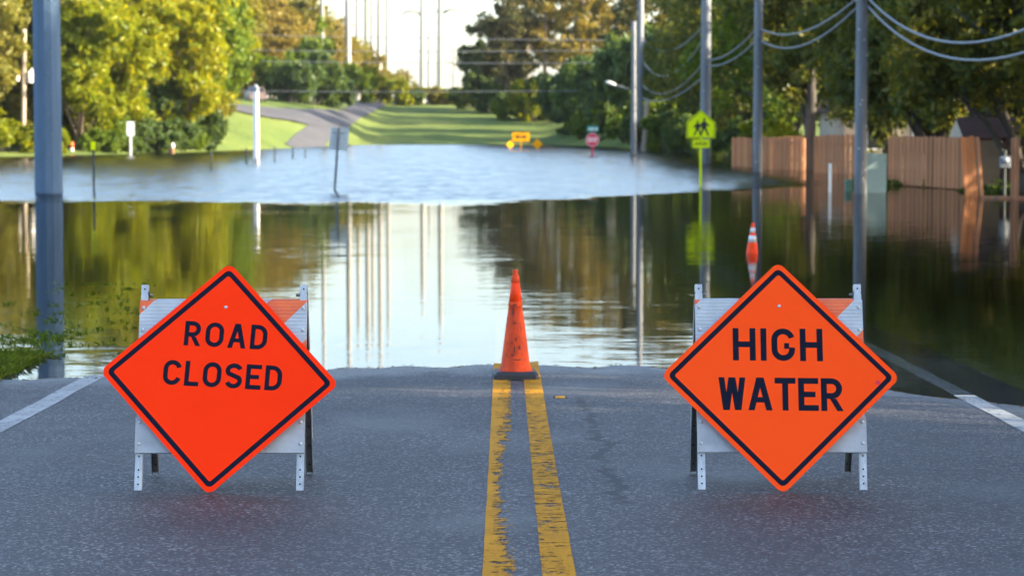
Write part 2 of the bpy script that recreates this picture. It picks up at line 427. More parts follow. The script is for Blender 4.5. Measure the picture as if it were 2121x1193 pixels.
M['dead_leaf'] = leaf_mat('dead_leaves', (0.06, 0.03, 0.015), (0.12, 0.06, 0.025), (0.20, 0.11, 0.04), 0.2)

# ------------------------------------------------------------------ mesh building
class MB:
    def __init__(self):
        self.v, self.f = [], []
    def add(self, vs, fs):
        o = len(self.v)
        self.v += [tuple(p) for p in vs]
        self.f += [tuple(i + o for i in f) for f in fs]
        return self
    def box(self, c, s, mat=None):
        x, y, z = (k / 2 for k in s)
        vs = [Vector((sx * x, sy * y, sz * z)) for sz in (-1, 1) for sy in (-1, 1) for sx in (-1, 1)]
        vs = [(mat @ p if mat else p) + Vector(c) for p in vs]
        return self.add(vs, [(0, 2, 3, 1), (4, 5, 7, 6), (0, 1, 5, 4), (2, 6, 7, 3), (0, 4, 6, 2), (1, 3, 7, 5)])
    def bevel_box(self, c, s, b, mat=None):
        """box with chamfered vertical (local z) edges and a chamfered top"""
        x, y, z = (k / 2 for k in s)
        ring = [(-x + b, -y), (x - b, -y), (x, -y + b), (x, y - b), (x - b, y), (-x + b, y), (-x, y - b), (-x, -y + b)]
        lay = [(1, -z), (1, z - b), ((x - b) / x, z)]
        vs = [Vector((px * k, py * (1 if k == 1 else (y - b) / y), pz)) for k, pz in lay for px, py in ring]
        vs = [(mat @ p if mat else p) + Vector(c) for p in vs]
        fs = [tuple(range(7, -1, -1)), tuple(range(16, 24))]
        for l in range(2):
            for i in range(8):
                j = (i + 1) % 8
                fs.append((l * 8 + i, l * 8 + j, l * 8 + 8 + j, l * 8 + 8 + i))
        return self.add(vs, fs)
    def tube(self, pts, rad, n=8, cap=True):
        pts = [Vector(p) for p in pts]
        rad = rad if isinstance(rad, (list, tuple)) else [rad] * len(pts)
        vs, fs = [], []
        up = Vector((0, 0, 1))
        prev = None
        for i, p in enumerate(pts):
            d = (pts[min(i + 1, len(pts) - 1)] - pts[max(i - 1, 0)]).normalized()
            a = d.cross(up if abs(d.z) < 0.95 else Vector((1, 0, 0))).normalized()
            if prev is not None:
                a = (prev - d * prev.dot(d)).normalized()
            prev = a
            b = d.cross(a)
            for k in range(n):
                t = 2 * math.pi * k / n
                vs.append(p + (a * math.cos(t) + b * math.sin(t)) * rad[i])
        for i in range(len(pts) - 1):
            for k in range(n):
                k2 = (k + 1) % n
                fs.append((i * n + k, i * n + k2, i * n + n + k2, i * n + n + k))
        if cap:
            fs.append(tuple(range(n - 1, -1, -1)))
            fs.append(tuple((len(pts) - 1) * n + k for k in range(n)))
        return self.add(vs, fs)
    def lathe(self, prof, n=24, c=(0, 0, 0)):
        vs = [(c[0] + r * math.cos(2 * math.pi * k / n), c[1] + r * math.sin(2 * math.pi * k / n), c[2] + z) for r, z in prof for k in range(n)]
        fs = []
        for i in range(len(prof) - 1):
            for k in range(n):
                k2 = (k + 1) % n
                fs.append((i * n + k, i * n + k2, i * n + n + k2, i * n + n + k))
        fs.append(tuple(range(n - 1, -1, -1)))
        fs.append(tuple((len(prof) - 1) * n + k for k in range(n)))
        return self.add(vs, fs)
    def prism(self, poly, y0, y1):
        """outline in x,z extruded from y0 (front) to y1"""
        n = len(poly)
        vs = [(x, y0, z) for x, z in poly] + [(x, y1, z) for x, z in poly]
        fs = [tuple(range(n)), tuple(range(2 * n - 1, n - 1, -1))]
        for i in range(n):
            j = (i + 1) % n
            fs.append((i, i + n, j + n, j))
        return self.add(vs, fs)
    def xf(self, mat):
        self.v = [tuple(mat @ Vector(p)) for p in self.v]
        return self
    def build(self, name, mat, parent=None, smooth=False):
        me = bpy.data.meshes.new(name)
        me.from_pydata(self.v, [], self.f)
        me.validate()
        if smooth:
            me.polygons.foreach_set('use_smooth', [True] * len(me.polygons))
        return link(name, me, mat, parent)
def link(name, me, mat, parent=None):
    o = bpy.data.objects.new(name, me)
    col.objects.link(o)
    if mat is not None:
        if len(me.materials) == 0:
            me.materials.append(None)
        o.material_slots[0].link = 'OBJECT'
        o.material_slots[0].material = M[mat]
    if parent is not None:
        o.parent = parent
    return o
def tag(o, label, cat=None, group=None, kind=None):
    if label: o['label'] = label
    if cat: o['category'] = cat
    if group: o['group'] = group
    if kind: o['kind'] = kind
    return o
def thing(name, label, cat, loc, rz=0.0, group=None):
    o = bpy.data.objects.new(name, None)
    col.objects.link(o)
    o.empty_display_size = 0.2
    o.location = loc
    o.rotation_euler = (0, 0, rz)
    return tag(o, label, cat, group)
def mesh_np(name, verts, quads):
    me = bpy.data.meshes.new(name)
    verts = np.asarray(verts, dtype=np.float32); quads = np.asarray(quads, dtype=np.int32)
    n, k = quads.shape
    me.vertices.add(len(verts)); me.vertices.foreach_set('co', verts.ravel())
    me.loops.add(n * k); me.loops.foreach_set('vertex_index', quads.ravel())
    me.polygons.add(n)
    me.polygons.foreach_set('loop_start', np.arange(0, n * k, k, dtype=np.int32))
    me.polygons.foreach_set('loop_total', np.full(n, k, dtype=np.int32))
    me.update(calc_edges=True)
    return me

# ------------------------------------------------------------------ terrain and road heights
_ry = np.array([-60, 0, 6, 10.3, 13.2, 16.7, 20.2, 21.6, 25, 30, 40, 60, 90, 400])
_rz = np.array([2.4, 0.545, 0.360, 0.228, 0.148, 0.072, 0.020, 0.0, -0.055, -0.15, -0.38, -0.70, -0.82, -0.82])
_ys = np.linspace(-60, 300, 3601)
_zs = np.interp(_ys, _ry, _rz)
_k = np.exp(-np.linspace(-2, 2, 31) ** 2); _k /= _k.sum()
_zs[15:-15] = np.convolve(_zs, _k, 'valid')
def road_z(x, y):
    z = np.interp(y, _ys, _zs)
    xr = np.asarray(x) - 0.105
    return z - np.where(xr > 0, 0.0032 * xr * xr, 0.0045 * np.abs(xr))
def smooth(t):
    t = np.clip(t, 0, 1)
    return t * t * (3 - 2 * t)
def ground_z(x, y):
    x = np.asarray(x, dtype=float); y = np.asarray(y, dtype=float)
    # near verge beside the road
    ax = np.abs(x)
    near = road_z(np.clip(x, -4.2, 4.4), y) - 0.02 + 0.05 * np.exp(-((x + 4.8) / 0.55) ** 2) * (y < 60) - 0.035 * np.maximum(0, ax - 5.4)
    near = np.where(ax < 4.25, road_z(x, y) - 0.12, near)
    near = np.maximum(near, -0.82)
    # far shore and the grassy rise behind it
    ds = np.interp(x, [-400, -60, -33, -26, -20, -14, 4, 8, 11, 14, 20, 60], [140, 146, 153, 168, 196, 238, 241, 226, 205, 170, 150, 140])
    s = y - ds
    far = np.where(s < 0, np.maximum(s * 0.05, -0.82), 5.4 * (1 - np.exp(-s * 0.075 / 5.4 * (1 + s * 0.006))))
    far = np.minimum(far, 5.4)
    # yards behind the fence on the far side of the right verge
    yard = np.where(x > 12, -0.55 + 0.06 * (x - 13.0), -0.82)
    yard = np.minimum(yard, 0.8) - 3.0 * (1 - smooth((y - 22) / 10))
    z = np.maximum(np.maximum(near, far), np.maximum(yard, -0.82))
    wob = 0.05 * np.sin(x * 0.9 + 1.3 * np.sin(y * 0.13)) * np.sin(y * 0.31 + x * 0.2)
    return z + 0.6 * wob * smooth((y - 120) / 40) + 0.012 * np.sin(x * 5.1 + y * 2.3) * np.sin(y * 3.7 - x) * (y < 40) * (ax > 4.3)
def on_ground(px, py, y0=150.0, y1=420.0):
    d = ray(px, py); o = Vector((0, 0, CAM_H))
    for y in np.arange(y0, y1, 0.5):
        p = o + d * (y / d.y)
        if p.z <= float(ground_z(p.x, p.y)):
            return p
    return o + d * (y1 / d.y)
def grid_mesh(name, xs, ys, fz):
    X, Y = np.meshgrid(xs, ys)
    Z = fz(X, Y)
    v = np.stack([X, Y, Z], -1).reshape(-1, 3)
    nx, ny = len(xs), len(ys)
    i = np.arange(nx - 1)[None, :] + nx * np.arange(ny - 1)[:, None]
    q = np.stack([i, i + 1, i + nx + 1, i + nx], -1).reshape(-1, 4)
    me = mesh_np(name, v, q)
    me.polygons.foreach_set('use_smooth', np.ones(len(q), dtype=bool))
    return me

xs = np.unique(np.concatenate([[-3000, -1500, -800, -400, -250, -160], np.arange(-120, -40, 6), np.arange(-40, 40, 1.5), np.arange(-9, -4.2, 0.2), [-4.25, 4.25], np.arange(40, 121, 6), [160, 250, 400, 800, 1500, 3000]]))
ys = np.unique(np.concatenate([np.arange(-60, 10, 5), np.arange(10, 36, 0.4), np.arange(36, 130, 3), np.arange(130, 330, 2.0), np.arange(330, 520, 15), [600, 800, 1200, 2000, 4000]]))
ground = tag(link('ground', grid_mesh('ground', xs, ys, ground_z), 'grass'), None, kind='structure')

road_xs = np.unique(np.concatenate([np.linspace(-4.25, 4.25, 69)]))
road_ys = np.unique(np.concatenate([np.arange(-50, 8, 2), np.arange(8, 27, 0.14), np.arange(27, 60, 1), np.arange(60, 236, 6)]))
def road_surface(X, Y):
    rng = np.random.default_rng(3)
    wob = 0.0022 * (np.sin(X * 2.3 + 0.7) * np.sin(Y * 1.7 + X) + 0.7 * np.sin(X * 5.1 - Y * 0.8) * np.sin(Y * 4.2) + 0.6 * np.sin(X * 9.7 + Y * 3.1))
    return road_z(X, Y) + wob
road = tag(link('road', grid_mesh('road', road_xs, road_ys, road_surface), 'asphalt'), None, kind='structure')

def stripe(name, xc, w, y0, y1, mat, step=0.14, jag=0.0, seed=1):
    """a painted line: a thin sheet laid over the road along y; own x axis runs across the stripe"""
    rng = np.random.default_rng(seed)
    ys_ = np.arange(y0, y1, step)
    us = np.linspace(-w / 2, w / 2, 7)
    U, Y = np.meshgrid(us, ys_)
    e = np.cumsum(rng.normal(0, jag, len(ys_)))
    e -= np.convolve(e, np.ones(9) / 9, 'same')
    Xw = U + xc + e[:, None] * 0.5
    Z = road_surface(Xw, Y) + 0.004
    v = np.stack([Xw - xc, Y, Z], -1).reshape(-1, 3)
    nx = len(us)
    i = np.arange(nx - 1)[None, :] + nx * np.arange(len(ys_) - 1)[:, None]
    q = np.stack([i, i + 1, i + nx + 1, i + nx], -1).reshape(-1, 4)
    o = link(name, mesh_np(name, v, q), mat, road)
    o.location.x = xc
    return o
tag(stripe('centre_line', 0.105 - 0.128, 0.145, -20, 60, 'yellow_left', jag=0.0015, seed=2), 'yellow centre line worn away along its inner side')
tag(stripe('centre_line', 0.105 + 0.128, 0.145, -20, 60, 'yellow_right', jag=0.0015, seed=3), 'yellow centre line cracked crosswise all along')
tag(stripe('edge_line', -3.50, 0.17, -20, 60, 'white_paint', seed=4), 'white edge line running to the grass verge')
tag(stripe('edge_line', 3.66, 0.17, -20, 60, 'white_paint', seed=5), 'white edge line sinking under the water')

# flood water: a closed body whose top is the water level
w = MB().box((0, 139.0, -0.55), (900, 264, 1.1)).build('water', 'water')
tag(w, None, kind='structure')

# paved path on the far rise
def path_strip(name, centre, width, mat, lift):
    vs, fs = [], []
    n = len(centre)
    for i, (p, wd) in enumerate(zip(centre, width)):
        d = (centre[min(i + 1, n - 1)] - centre[max(i - 1, 0)]); d.z = 0; d.normalize()
        s = Vector((d.y, -d.x, 0))
        for k in range(9):
            q = p + s * wd * (k / 8 - 0.5)
            vs.append((q.x, q.y, float(ground_z(q.x, q.y)) + lift))
    for i in range(n - 1):
        for k in range(8):
            a = i * 9 + k
            fs.append((a, a + 1, a + 10, a + 9))
    o = MB().add(vs, fs).build(name, mat, smooth=True)
    return tag(o, None, kind='structure')
def curve_pts(ps, n):
    ps = [ps[0]] + ps + [ps[-1]]
    out = []
    for i in range(1, len(ps) - 2):
        for k in range(n):
            t = k / n
            p0, p1, p2, p3 = ps[i - 1:i + 3]
            out.append(0.5 * ((2 * p1) + (p2 - p0) * t + (2 * p0 - 5 * p1 + 4 * p2 - p3) * t * t + (3 * p1 - p0 - 3 * p2 + p3) * t ** 3))
    return out + [ps[-2]]
pc = [Vector(p) for p in ((-17.4, 208, 0), (-17.6, 226, 0), (-17.4, 242, 0), (-17.0, 258, 0), (-16.7, 275, 0), (-16.6, 292, 0), (-17.0, 312, 0), (-19.0, 330, 0), (-24.0, 345, 0))]
c_ = curve_pts(pc, 8)
path_strip('path', c_, list(np.interp([p.y for p in c_], [208, 226, 245, 262, 290, 330], [2.9, 2.3, 2.8, 2.3, 2.8, 3.6])), 'path', 0.10)
pc = [Vector(p) for p in ((-40.0, 222, 0), (-32.0, 224.5, 0), (-26.0, 227, 0), (-22.0, 233, 0), (-19.5, 242, 0), (-17.9, 254, 0), (-17.2, 262, 0))]
c_ = curve_pts(pc, 8)
path_strip('path', c_, list(np.interp([p.x for p in c_], [-40, -26, -20, -17], [9, 9, 6, 2.6])), 'path', 0.14)

# ------------------------------------------------------------------ lettering
def arc(cx, cy, rx, ry, a0, a1, n=10):
    return [(cx + rx * math.cos(R(a0 + (a1 - a0) * i / n)), cy + ry * math.sin(R(a0 + (a1 - a0) * i / n))) for i in range(n + 1)]
SW = 0.175                            # stroke, in cap heights
def stroke(pts, w=SW, closed=False):
    """quads along a polyline with mitred joints"""
    n = len(pts); h = w / 2
    L_, R_ = [], []
    for i, p in enumerate(pts):
        a = pts[i - 1] if (i > 0 or closed) else None
        b = pts[(i + 1) % n] if (i < n - 1 or closed) else None
        def unit(u, v):
            d = (v[0] - u[0], v[1] - u[1]); l = math.hypot(*d) or 1
            return (d[0] / l, d[1] / l)
        d1 = unit(a, p) if a else unit(p, b)
        d2 = unit(p, b) if b else d1
        nx, ny = -(d1[1] + d2[1]), d1[0] + d2[0]
        l = math.hypot(nx, ny); nx /= l; ny /= l
        k = h / max(0.4, nx * -d1[1] + ny * d1[0])
        L_.append((p[0] + nx * k, p[1] + ny * k)); R_.append((p[0] - nx * k, p[1] - ny * k))
    qs = []
    for i in range(n if closed else n - 1):
        j = (i + 1) % n
        qs.append([R_[i], R_[j], L_[j], L_[i]])
    return qs
def rect(x0, y0, x1, y1):
    return [[(x0, y0), (x1, y0), (x1, y1), (x0, y1)]]
def slant(x0, x1, w, y0=0.0, y1=1.0):
    """bar whose horizontal cut is w wide, from x0 at y0 to x1 at y1 (left edges)"""
    return [[(x0, y0), (x0 + w, y0), (x1 + w, y1), (x1, y1)]]
def glyph(ch):
    s, h = SW, SW / 2
    if ch == 'I': return s, rect(0, 0, s, 1)
    if ch == 'L': return 0.56, rect(0, 0, s, 1) + rect(s, 0, 0.56, s)
    if ch == 'T': return 0.62, rect(0.31 - h, 0, 0.31 + h, 1 - s) + rect(0, 1 - s, 0.62, 1)
    if ch == 'E': return 0.60, rect(0, 0, s, 1) + rect(s, 0, 0.60, s) + rect(s, 0.5 - h * .95, 0.51, 0.5 + h * .95) + rect(s, 1 - s, 0.60, 1)
    if ch == 'H': return 0.68, rect(0, 0, s, 1) + rect(0.68 - s, 0, 0.68, 1) + rect(s, 0.5 - h, 0.68 - s, 0.5 + h)
    if ch == 'O':
        a, b = 0.36 - h, 0.5 - h
        p = arc(0.36, 0.5 + b - a, a, a * 1.0, 0, 180, 12) + arc(0.36, 0.5 - b + a, a, a, 180, 360, 12)
        return 0.72, stroke(p, closed=True)
    if ch == 'C':
        a, b = 0.35 - h, 0.5 - h
        p = arc(0.35, 0.5 + b - a, a, a, 12, 180, 12) + arc(0.35, 0.5 - b + a, a, a, 180, 348, 12)
        return 0.69, stroke(p)
    if ch == 'G':
        a, b = 0.35 - h, 0.5 - h
        p = arc(0.35, 0.5 + b - a, a, a, 14, 180, 12) + arc(0.35, 0.5 - b + a, a, a, 180, 360, 12) + [(0.35 + a, 0.5 - h)]
        return 0.70, stroke(p) + rect(0.38, 0.46 - h, 0.35 + a - h, 0.46 + h)
    if ch == 'D':
        r = 0.30
        p = [(s, 1 - h)] + [(0.66 - h - r, 1 - h)] + arc(0.66 - h - r, 1 - h - r, r, r, 80, 0, 8) + arc(0.66 - h - r, h + r, r, r, 0, -80, 8) + [(0.66 - h - r, h), (s, h)]
        return 0.66, rect(0, 0, s, 1) + stroke(p)
    if ch == 'R':
        r = 0.245 - h * 0.2
        cy = 1 - h - r
        x = 0.63 - h - r
        p = [(s, 1 - h), (x, 1 - h)] + arc(x, cy, r, r, 75, -75, 10) + [(x, cy - r), (s, cy - r)]
        return 0.66, rect(0, 0, s, 1) + stroke(p) + slant(0.66 - s * 1.08, 0.26, s * 1.08, 0, cy - r - h + 0.005)
    if ch == 'A': 
        w = 0.72
        return w, slant(0, w / 2 - s * 0.62, s * 1.06) + slant(w - s * 1.06, w / 2 - s * 0.44, s * 1.06) + rect(0.17, 0.24, w - 0.17, 0.24 + s * 0.92)
    if ch == 'W':
        w = 0.80; t = s * 0.98
        return w, slant(0.13, 0.0, t) + slant(0.13 + 0.02, w / 2 - t / 2 - 0.015, t) + slant(w - 0.13 - t - 0.02, w / 2 - t / 2 + 0.015, t) + slant(w - 0.13 - t, w - t, t)
    if ch == 'S':
        a = 0.335 - h
        r1, r2 = (0.5 - h * 0.9) / 2 - h * 0.05, (0.5 - h * 0.9) / 2 + h * 0.05
        p = arc(0.335, 1 - h - r1, a, r1, 18, 215, 14)
        q = arc(0.335, h + r2, a, r2, 35, -162, 14)
        return 0.66, stroke(p + q)
    if ch == 'P':
        r = 0.245 - h * 0.2
        cy = 1 - h - r
        x = 0.62 - h - r
        return 0.62, rect(0, 0, s, 1) + stroke([(s, 1 - h), (x, 1 - h)] + arc(x, cy, r, r, 75, -75, 10) + [(x, cy - r), (s, cy - r)])
    return 0.5, []
def word(text, cx, cz, cap, width, y, mat, parent, gap=None):
    """letters as meshes of their own on the sign's face (x across, z up, y = face towards the viewer is negative)"""
    gl = [glyph(c) for c in text]
    tot = sum(g[0] for g in gl)
    gap = (width / cap - tot) / max(1, len(gl) - 1) if gap is None else gap
    x = cx - (tot + gap * (len(gl) - 1)) * cap / 2
    for (w_, qs), ch in zip(gl, text):
        mb = MB()
        for i, q in enumerate(qs):
            yy = y - 0.00004 * i
            mb.add([(x + a * cap, yy, cz - cap / 2 + b * cap) for a, b in q], [(0, 1, 2, 3)])
        mb.build('letter', mat, parent)
        x += (w_ + gap) * cap

# ------------------------------------------------------------------ barricades and diamond signs
LEAN = R(17.5)
def dome(r, h, mat, name, parent, m):
    o = MB().lathe([(r, 0), (r * 0.95, h * 0.45), (r * 0.6, h * 0.85), (r * 0.05, h)], 10).xf(Matrix.Rotation(R(90), 4, 'X')).build(name, mat, parent, True)
    o.matrix_local = m
    return o
def barricade(x, y, rz, rail_mat, label, dz=(0, 0)):
    z = float(road_surface(np.array(x), np.array(y)))
    t = thing('barricade', label, 'barricade', (x, y, z), rz, 'folding barricades on the road')
    half = 0.352
    def frame(front):
        """local axes of a leaning frame: x across, z up along the frame, -y out of its face"""
        if front:
            return Matrix.Rotation(-LEAN, 4, 'X')
        return Matrix.Translation((0, 2 * half, 0)) @ Matrix.Rotation(LEAN, 4, 'X')
    for front in (True, False):
        fm = frame(front)
        top = 1.165 if front else 1.13
        for s in (-1, 1):
            o = MB()
            d = 0.018 if front else -0.018
            o.box((s * 0.446, 0, top / 2), (0.040, 0.003, top))
            o.box((s * 0.4645, d, top / 2), (0.003, 0.033, top))
            o.box((s * 0.4275, d, top / 2), (0.003, 0.033, top))
            lo = o.build('leg', 'galv' if front else 'galv_dark', t)
            lo.matrix_local = fm
            spots = []
            yy = -0.0022 if front else 0.0022
            for k in range(3 if front else 9):
                zz = ((0.035, 0.075, 0.19)[k] if front else 0.05 + 0.12 * k)
                spots.append(zz)
            if front:
                spots += [1.14, 0.115]
            for zz in spots:
                MB().add([(s * 0.446 + 0.0055 * math.cos(a * math.pi / 4), -0.0022, zz + 0.0055 * math.sin(a * math.pi / 4)) for a in range(8)], [tuple(range(8))]).build('bolt_hole', 'hole', lo)
        face = -1 if front else 1
        # upper rail: ridged sheet; lower rail: plain board
        for kind, z0, z1 in (('upper_rail', 0.765, 1.072), ('lower_rail', 0.205, 0.405)):
            prof = []
            if kind == 'upper_rail':
                n = 15; hgt = z1 - z0
                for k in range(n):
                    a, b = z0 + hgt * k / n, z0 + hgt * (k + 1) / n
                    prof += [(a + 0.0015, -0.0225), (a + hgt / n * 0.55, -0.0225), (a + hgt / n * 0.62, -0.0213), (b - 0.001, -0.0213)]
            else:
                prof = [(z0, -0.022), (z0 + 0.002, -0.024), (z1 - 0.002, -0.024), (z1, -0.022)]
            prof = prof + [(z1 + 0.001, -0.0035), (z0, -0.0035)]
            n = len(prof)
            X0, X1 = -0.468, 0.468
            vs = [(X0, face * -b if not front else b, a) for a, b in prof] + [(X1, face * -b if not front else b, a) for a, b in prof]
            fs = [tuple(range(n)), tuple(range(2 * n - 1, n - 1, -1))] + [(i, i + n, (i + 1) % n + n, (i + 1) % n) for i in range(n)]
            zc = z1
            vs = [(a, b, c - zc) for a, b, c in vs]
            ro = MB().add(vs, fs).build(kind, (rail_mat if kind == 'upper_rail' else 'rail_plain'), t)
            ro.matrix_local = fm @ Matrix.Translation((0, 0, zc))
            if front:
                for s in (-1, 1):
                    for zz in ((-0.045, -0.172) if kind == 'upper_rail' else (-0.028, -0.148)):
                        dome(0.011, 0.008, 'galv', 'bolt', ro, Matrix.Translation((s * 0.446, -0.0232, zz)))
        if front:
            for s in (-1, 1):
                b = MB().lathe([(0.009, 0), (0.009, 0.02), (0.006, 0.024), (0.001, 0.026)], 10).xf(Matrix.Rotation(R(-90 * s), 4, 'Y')).build('hinge_bolt', 'galv_dark', t, True)
                b.matrix_local = fm @ Matrix.Translation((s * 0.4265, 0.02, 1.11))
    return t
barricade(-1.575, 13.20, R(0.0), 'rail_a', 'folding steel barricade behind the ROAD CLOSED sign')
barricade(1.535, 13.20, R(-0.5), 'rail_b', 'folding steel barricade behind the HIGH WATER sign')

def rounded_diamond(side, r, n=7):
    """outline of a square standing on its corner, in x,z, centred"""
    h = side / 2 - r
    pts = []
    for cx, cz, a0 in ((h, h, 0), (-h, h, 90), (-h, -h, 180), (h, -h, 270)):
        for k in range(n + 1):
            a = R(a0 + 90 * k / n)
            x_, z_ = cx + r * math.cos(a), cz + r * math.sin(a)
            c, s = math.cos(R(45)), math.sin(R(45))
            pts.append((x_ * c - z_ * s, x_ * s + z_ * c))
    return pts
def ring(outer, inner, y):
    n = len(outer)
    vs = [(x_, y, z_) for x_, z_ in outer] + [(x_, y, z_) for x_, z_ in inner]
    return vs, [(i, (i + 1) % n, (i + 1) % n + n, i + n) for i in range(n)]
def diamond_sign(label, px_bottom, roll, lean, yaw, mat, lines, side=0.94):
    p = at(px_bottom, 1018, 13.11)
    z = float(road_surface(np.array(p.x), np.array(p.y)))
    t = thing('diamond_sign', label, 'road sign', (p.x, p.y, z + 0.004))
    out = rounded_diamond(side, 0.045)
    drop = -min(q[1] for q in out)
    t.rotation_euler = (Matrix.Rotation(yaw, 3, 'Z') @ Matrix.Rotation(-lean, 3, 'X') @ Matrix.Rotation(roll, 3, 'Y')).to_euler()
    # keep the rolled plate's lowest point on the road
    off = Vector((0, 0, drop))
    def sh(mb):
        mb.v = [(a, b, c + drop) for a, b, c in mb.v]
        return mb
    sh(MB().prism(out, 0, 0.003)).build('panel', mat, t)
    o1, i1 = rounded_diamond(side - 0.052, 0.030), rounded_diamond(side - 0.052 - 0.054, 0.012)
    sh(MB().add(*ring(o1, i1, -0.0006))).build('border', 'navy', t)
    for text, cx, cz, cap, wid in lines:
        word(text, cx, cz + drop, cap, wid, -0.0007, 'navy', t)
    dome(0.010, 0.006, 'galv', 'bolt', t, Matrix.Translation((0, -0.0004, drop + 0.405)))
    return t, drop
sgn, dr = diamond_sign('red-orange diamond sign reading ROAD CLOSED, propped against its barricade', 432, R(3.3), R(20.0), 0, 'sign_red',
    [('ROAD', 0.016, 0.243, 0.141, 0.462), ('CLOSED', 0.018, 0.014, 0.142, 0.660)])
sgn2, dr2 = diamond_sign('bright orange diamond sign reading HIGH WATER, propped against its barricade', 1622, R(0.6), R(20.0), 0, 'sign_orange',
    [('HIGH', -0.012, 0.183, 0.186, 0.500), ('WATER', 0.000, -0.100, 0.186, 0.690)])
mk = MB().add([(0.525, -0.0008, dr2 - 0.035), (0.545, -0.0008, dr2 - 0.045), (0.553, -0.0008, dr2 - 0.028), (0.538, -0.0008, dr2 - 0.012), (0.53, -0.0008, dr2 - 0.02)], [(0, 1, 2, 3, 4)])
mk.build('scrape', 'stop_red', sgn2)

# ------------------------------------------------------------------ traffic cones
def traffic_cone(loc, label, striped, tilt=0.0):
    t = thing('traffic_cone', label, 'traffic cone', loc)
    t.rotation_euler = (0, tilt, 0.06)
    H_ = 0.905
    MB().bevel_box((0, 0, 0.031), (0.372, 0.372, 0.062), 0.026).build('base', 'rubber', t)
    def r_at(z): return 0.128 + (0.026 - 0.128) * (z - 0.06) / (0.86 - 0.06)
    prof = [(0.150, 0.060), (0.140, 0.068), (0.131, 0.085), (r_at(0.11), 0.11), (r_at(0.30), 0.30), (r_at(0.52), 0.52), (r_at(0.525) - 0.002, 0.526), (r_at(0.60) - 0.002, 0.60), (r_at(0.60) + 0.002, 0.603), (r_at(0.635) + 0.002, 0.635), (r_at(0.64) - 0.001, 0.64), (r_at(0.80), 0.80),
            (r_at(0.802) + 0.004, 0.803), (r_at(0.855) + 0.004, 0.855), (0.024, 0.862), (0.021, 0.876), (0.024, 0.898), (0.023, H_), (0.012, H_)]
    MB().lathe(prof, 40).build('body', 'cone_bright' if striped else 'cone', t, True)
    if striped:
        for z0, z1 in ((0.50, 0.64), (0.70, 0.80)):
            MB().lathe([(r_at(z0) + 0.003, z0), (r_at(z1) + 0.003, z1), (r_at(z1), z1), (r_at(z0), z0)], 40).build('reflective_collar', 'cone_white', t, True)
    else:
        MB().lathe([(r_at(0.645) + 0.0015, 0.642), (r_at(0.798) + 0.0015, 0.798), (r_at(0.798), 0.798), (r_at(0.642), 0.642)], 40).build('sleeve', 'cone_bright', t, True)
        rng = random.Random(5)
        for a0, z0, wd, ht in ((250, 0.56, 14, 0.07), (262, 0.615, 24, 0.02), (262, 0.465, 22, 0.012), (248, 0.30, 10, 0.012), (268, 0.33, 8, 0.02), (262, 0.25, 6, 0.05), (285, 0.26, 12, 0.03), (255, 0.20, 16, 0.01), (300, 0.42, 6, 0.03), (275, 0.16, 30, 0.008)):
            n = 7
            vs = []
            for k in range(n + 1):
                a = R(a0 - wd / 2 + wd * k / n)
                j0, j1 = rng.uniform(-.3, .3) * ht, rng.uniform(-.35, .35) * ht
                for zz in (z0 - ht / 2 + j0, z0 + ht / 2 + j1):
                    rr = r_at(zz) + 0.0025
                    vs.append((rr * math.cos(a), rr * math.sin(a), zz))
            MB().add(vs, [(2 * k, 2 * k + 2, 2 * k + 3, 2 * k + 1) for k in range(n)]).build('scuff_mark', 'scuff', t)
    return t
cp = at(1067.5, 786, 20.2)
traffic_cone((cp.x, cp.y, float(road_surface(np.array(cp.x), np.array(cp.y))) + 0.006), 'dirty orange traffic cone with black base on the yellow centre lines', False)
cw = on_water(1557, 524)
traffic_cone((cw.x, cw.y, -0.22), 'orange traffic cone with two white bands standing in the water', True, R(1.5)).scale = (1.0, 1.0, 0.8)

# road stud beside the centre line
sp = at(1160, 819, 18.55)
rs = thing('road_stud', 'small yellow reflective stud on the asphalt beside the centre lines', 'road stud', (sp.x, sp.y, float(road_surface(np.array(sp.x), np.array(sp.y)))))
MB().add([(-.055, -.045, .001), (.055, -.045, .001), (.055, .045, .001), (-.055, .045, .001), (-.045, -.02, .017), (.045, -.02, .017), (.045, .02, .017), (-.045, .02, .017)],
         [(0, 1, 5, 4), (1, 2, 6, 5), (2, 3, 7, 6), (3, 0, 4, 7), (4, 5, 6, 7)]).build('body', 'rubber', rs)
MB().add([(-.042, -.0445, .0035), (.042, -.0445, .0035), (.037, -.0225, .0175), (-.037, -.0225, .0175)], [(0, 1, 2, 3)]).build('reflector', 'stud', rs)

# ------------------------------------------------------------------ poles
def pole(name, label, cat, base, r0, r1, h, mat, n=16, lean=(0, 0), group=None, smooth_=True, z0=-0.9):
    t = thing(name, label, cat, (base[0], base[1], z0), 0, group)
    hh = h - z0
    pts = [(lean[0] * k / 8, lean[1] * k / 8, hh * k / 8) for k in range(9)]
    MB().tube(pts, [r0 + (r1 - r0) * k / 8 for k in range(9)], n).build('shaft', mat, t, smooth_)
    return t
b = on_water(101, 400)
t = pole('transmission_pole', 'thick many-sided blue-grey steel pole standing in the water', 'pole', (b.x, b.y), 0.435, 0.38, 24, 'pole_blue', 12, smooth_=False)
for k in range(9):
    s_ = 1 if k % 2 else -1
    zz = 2.1 + k * 0.62
    MB().tube([(0.14 + 0.05 * s_, -0.40, zz), (0.14 + 0.05 * s_, -0.46, zz)], 0.022, 8).build('step_bolt', 'galv_dark', t)

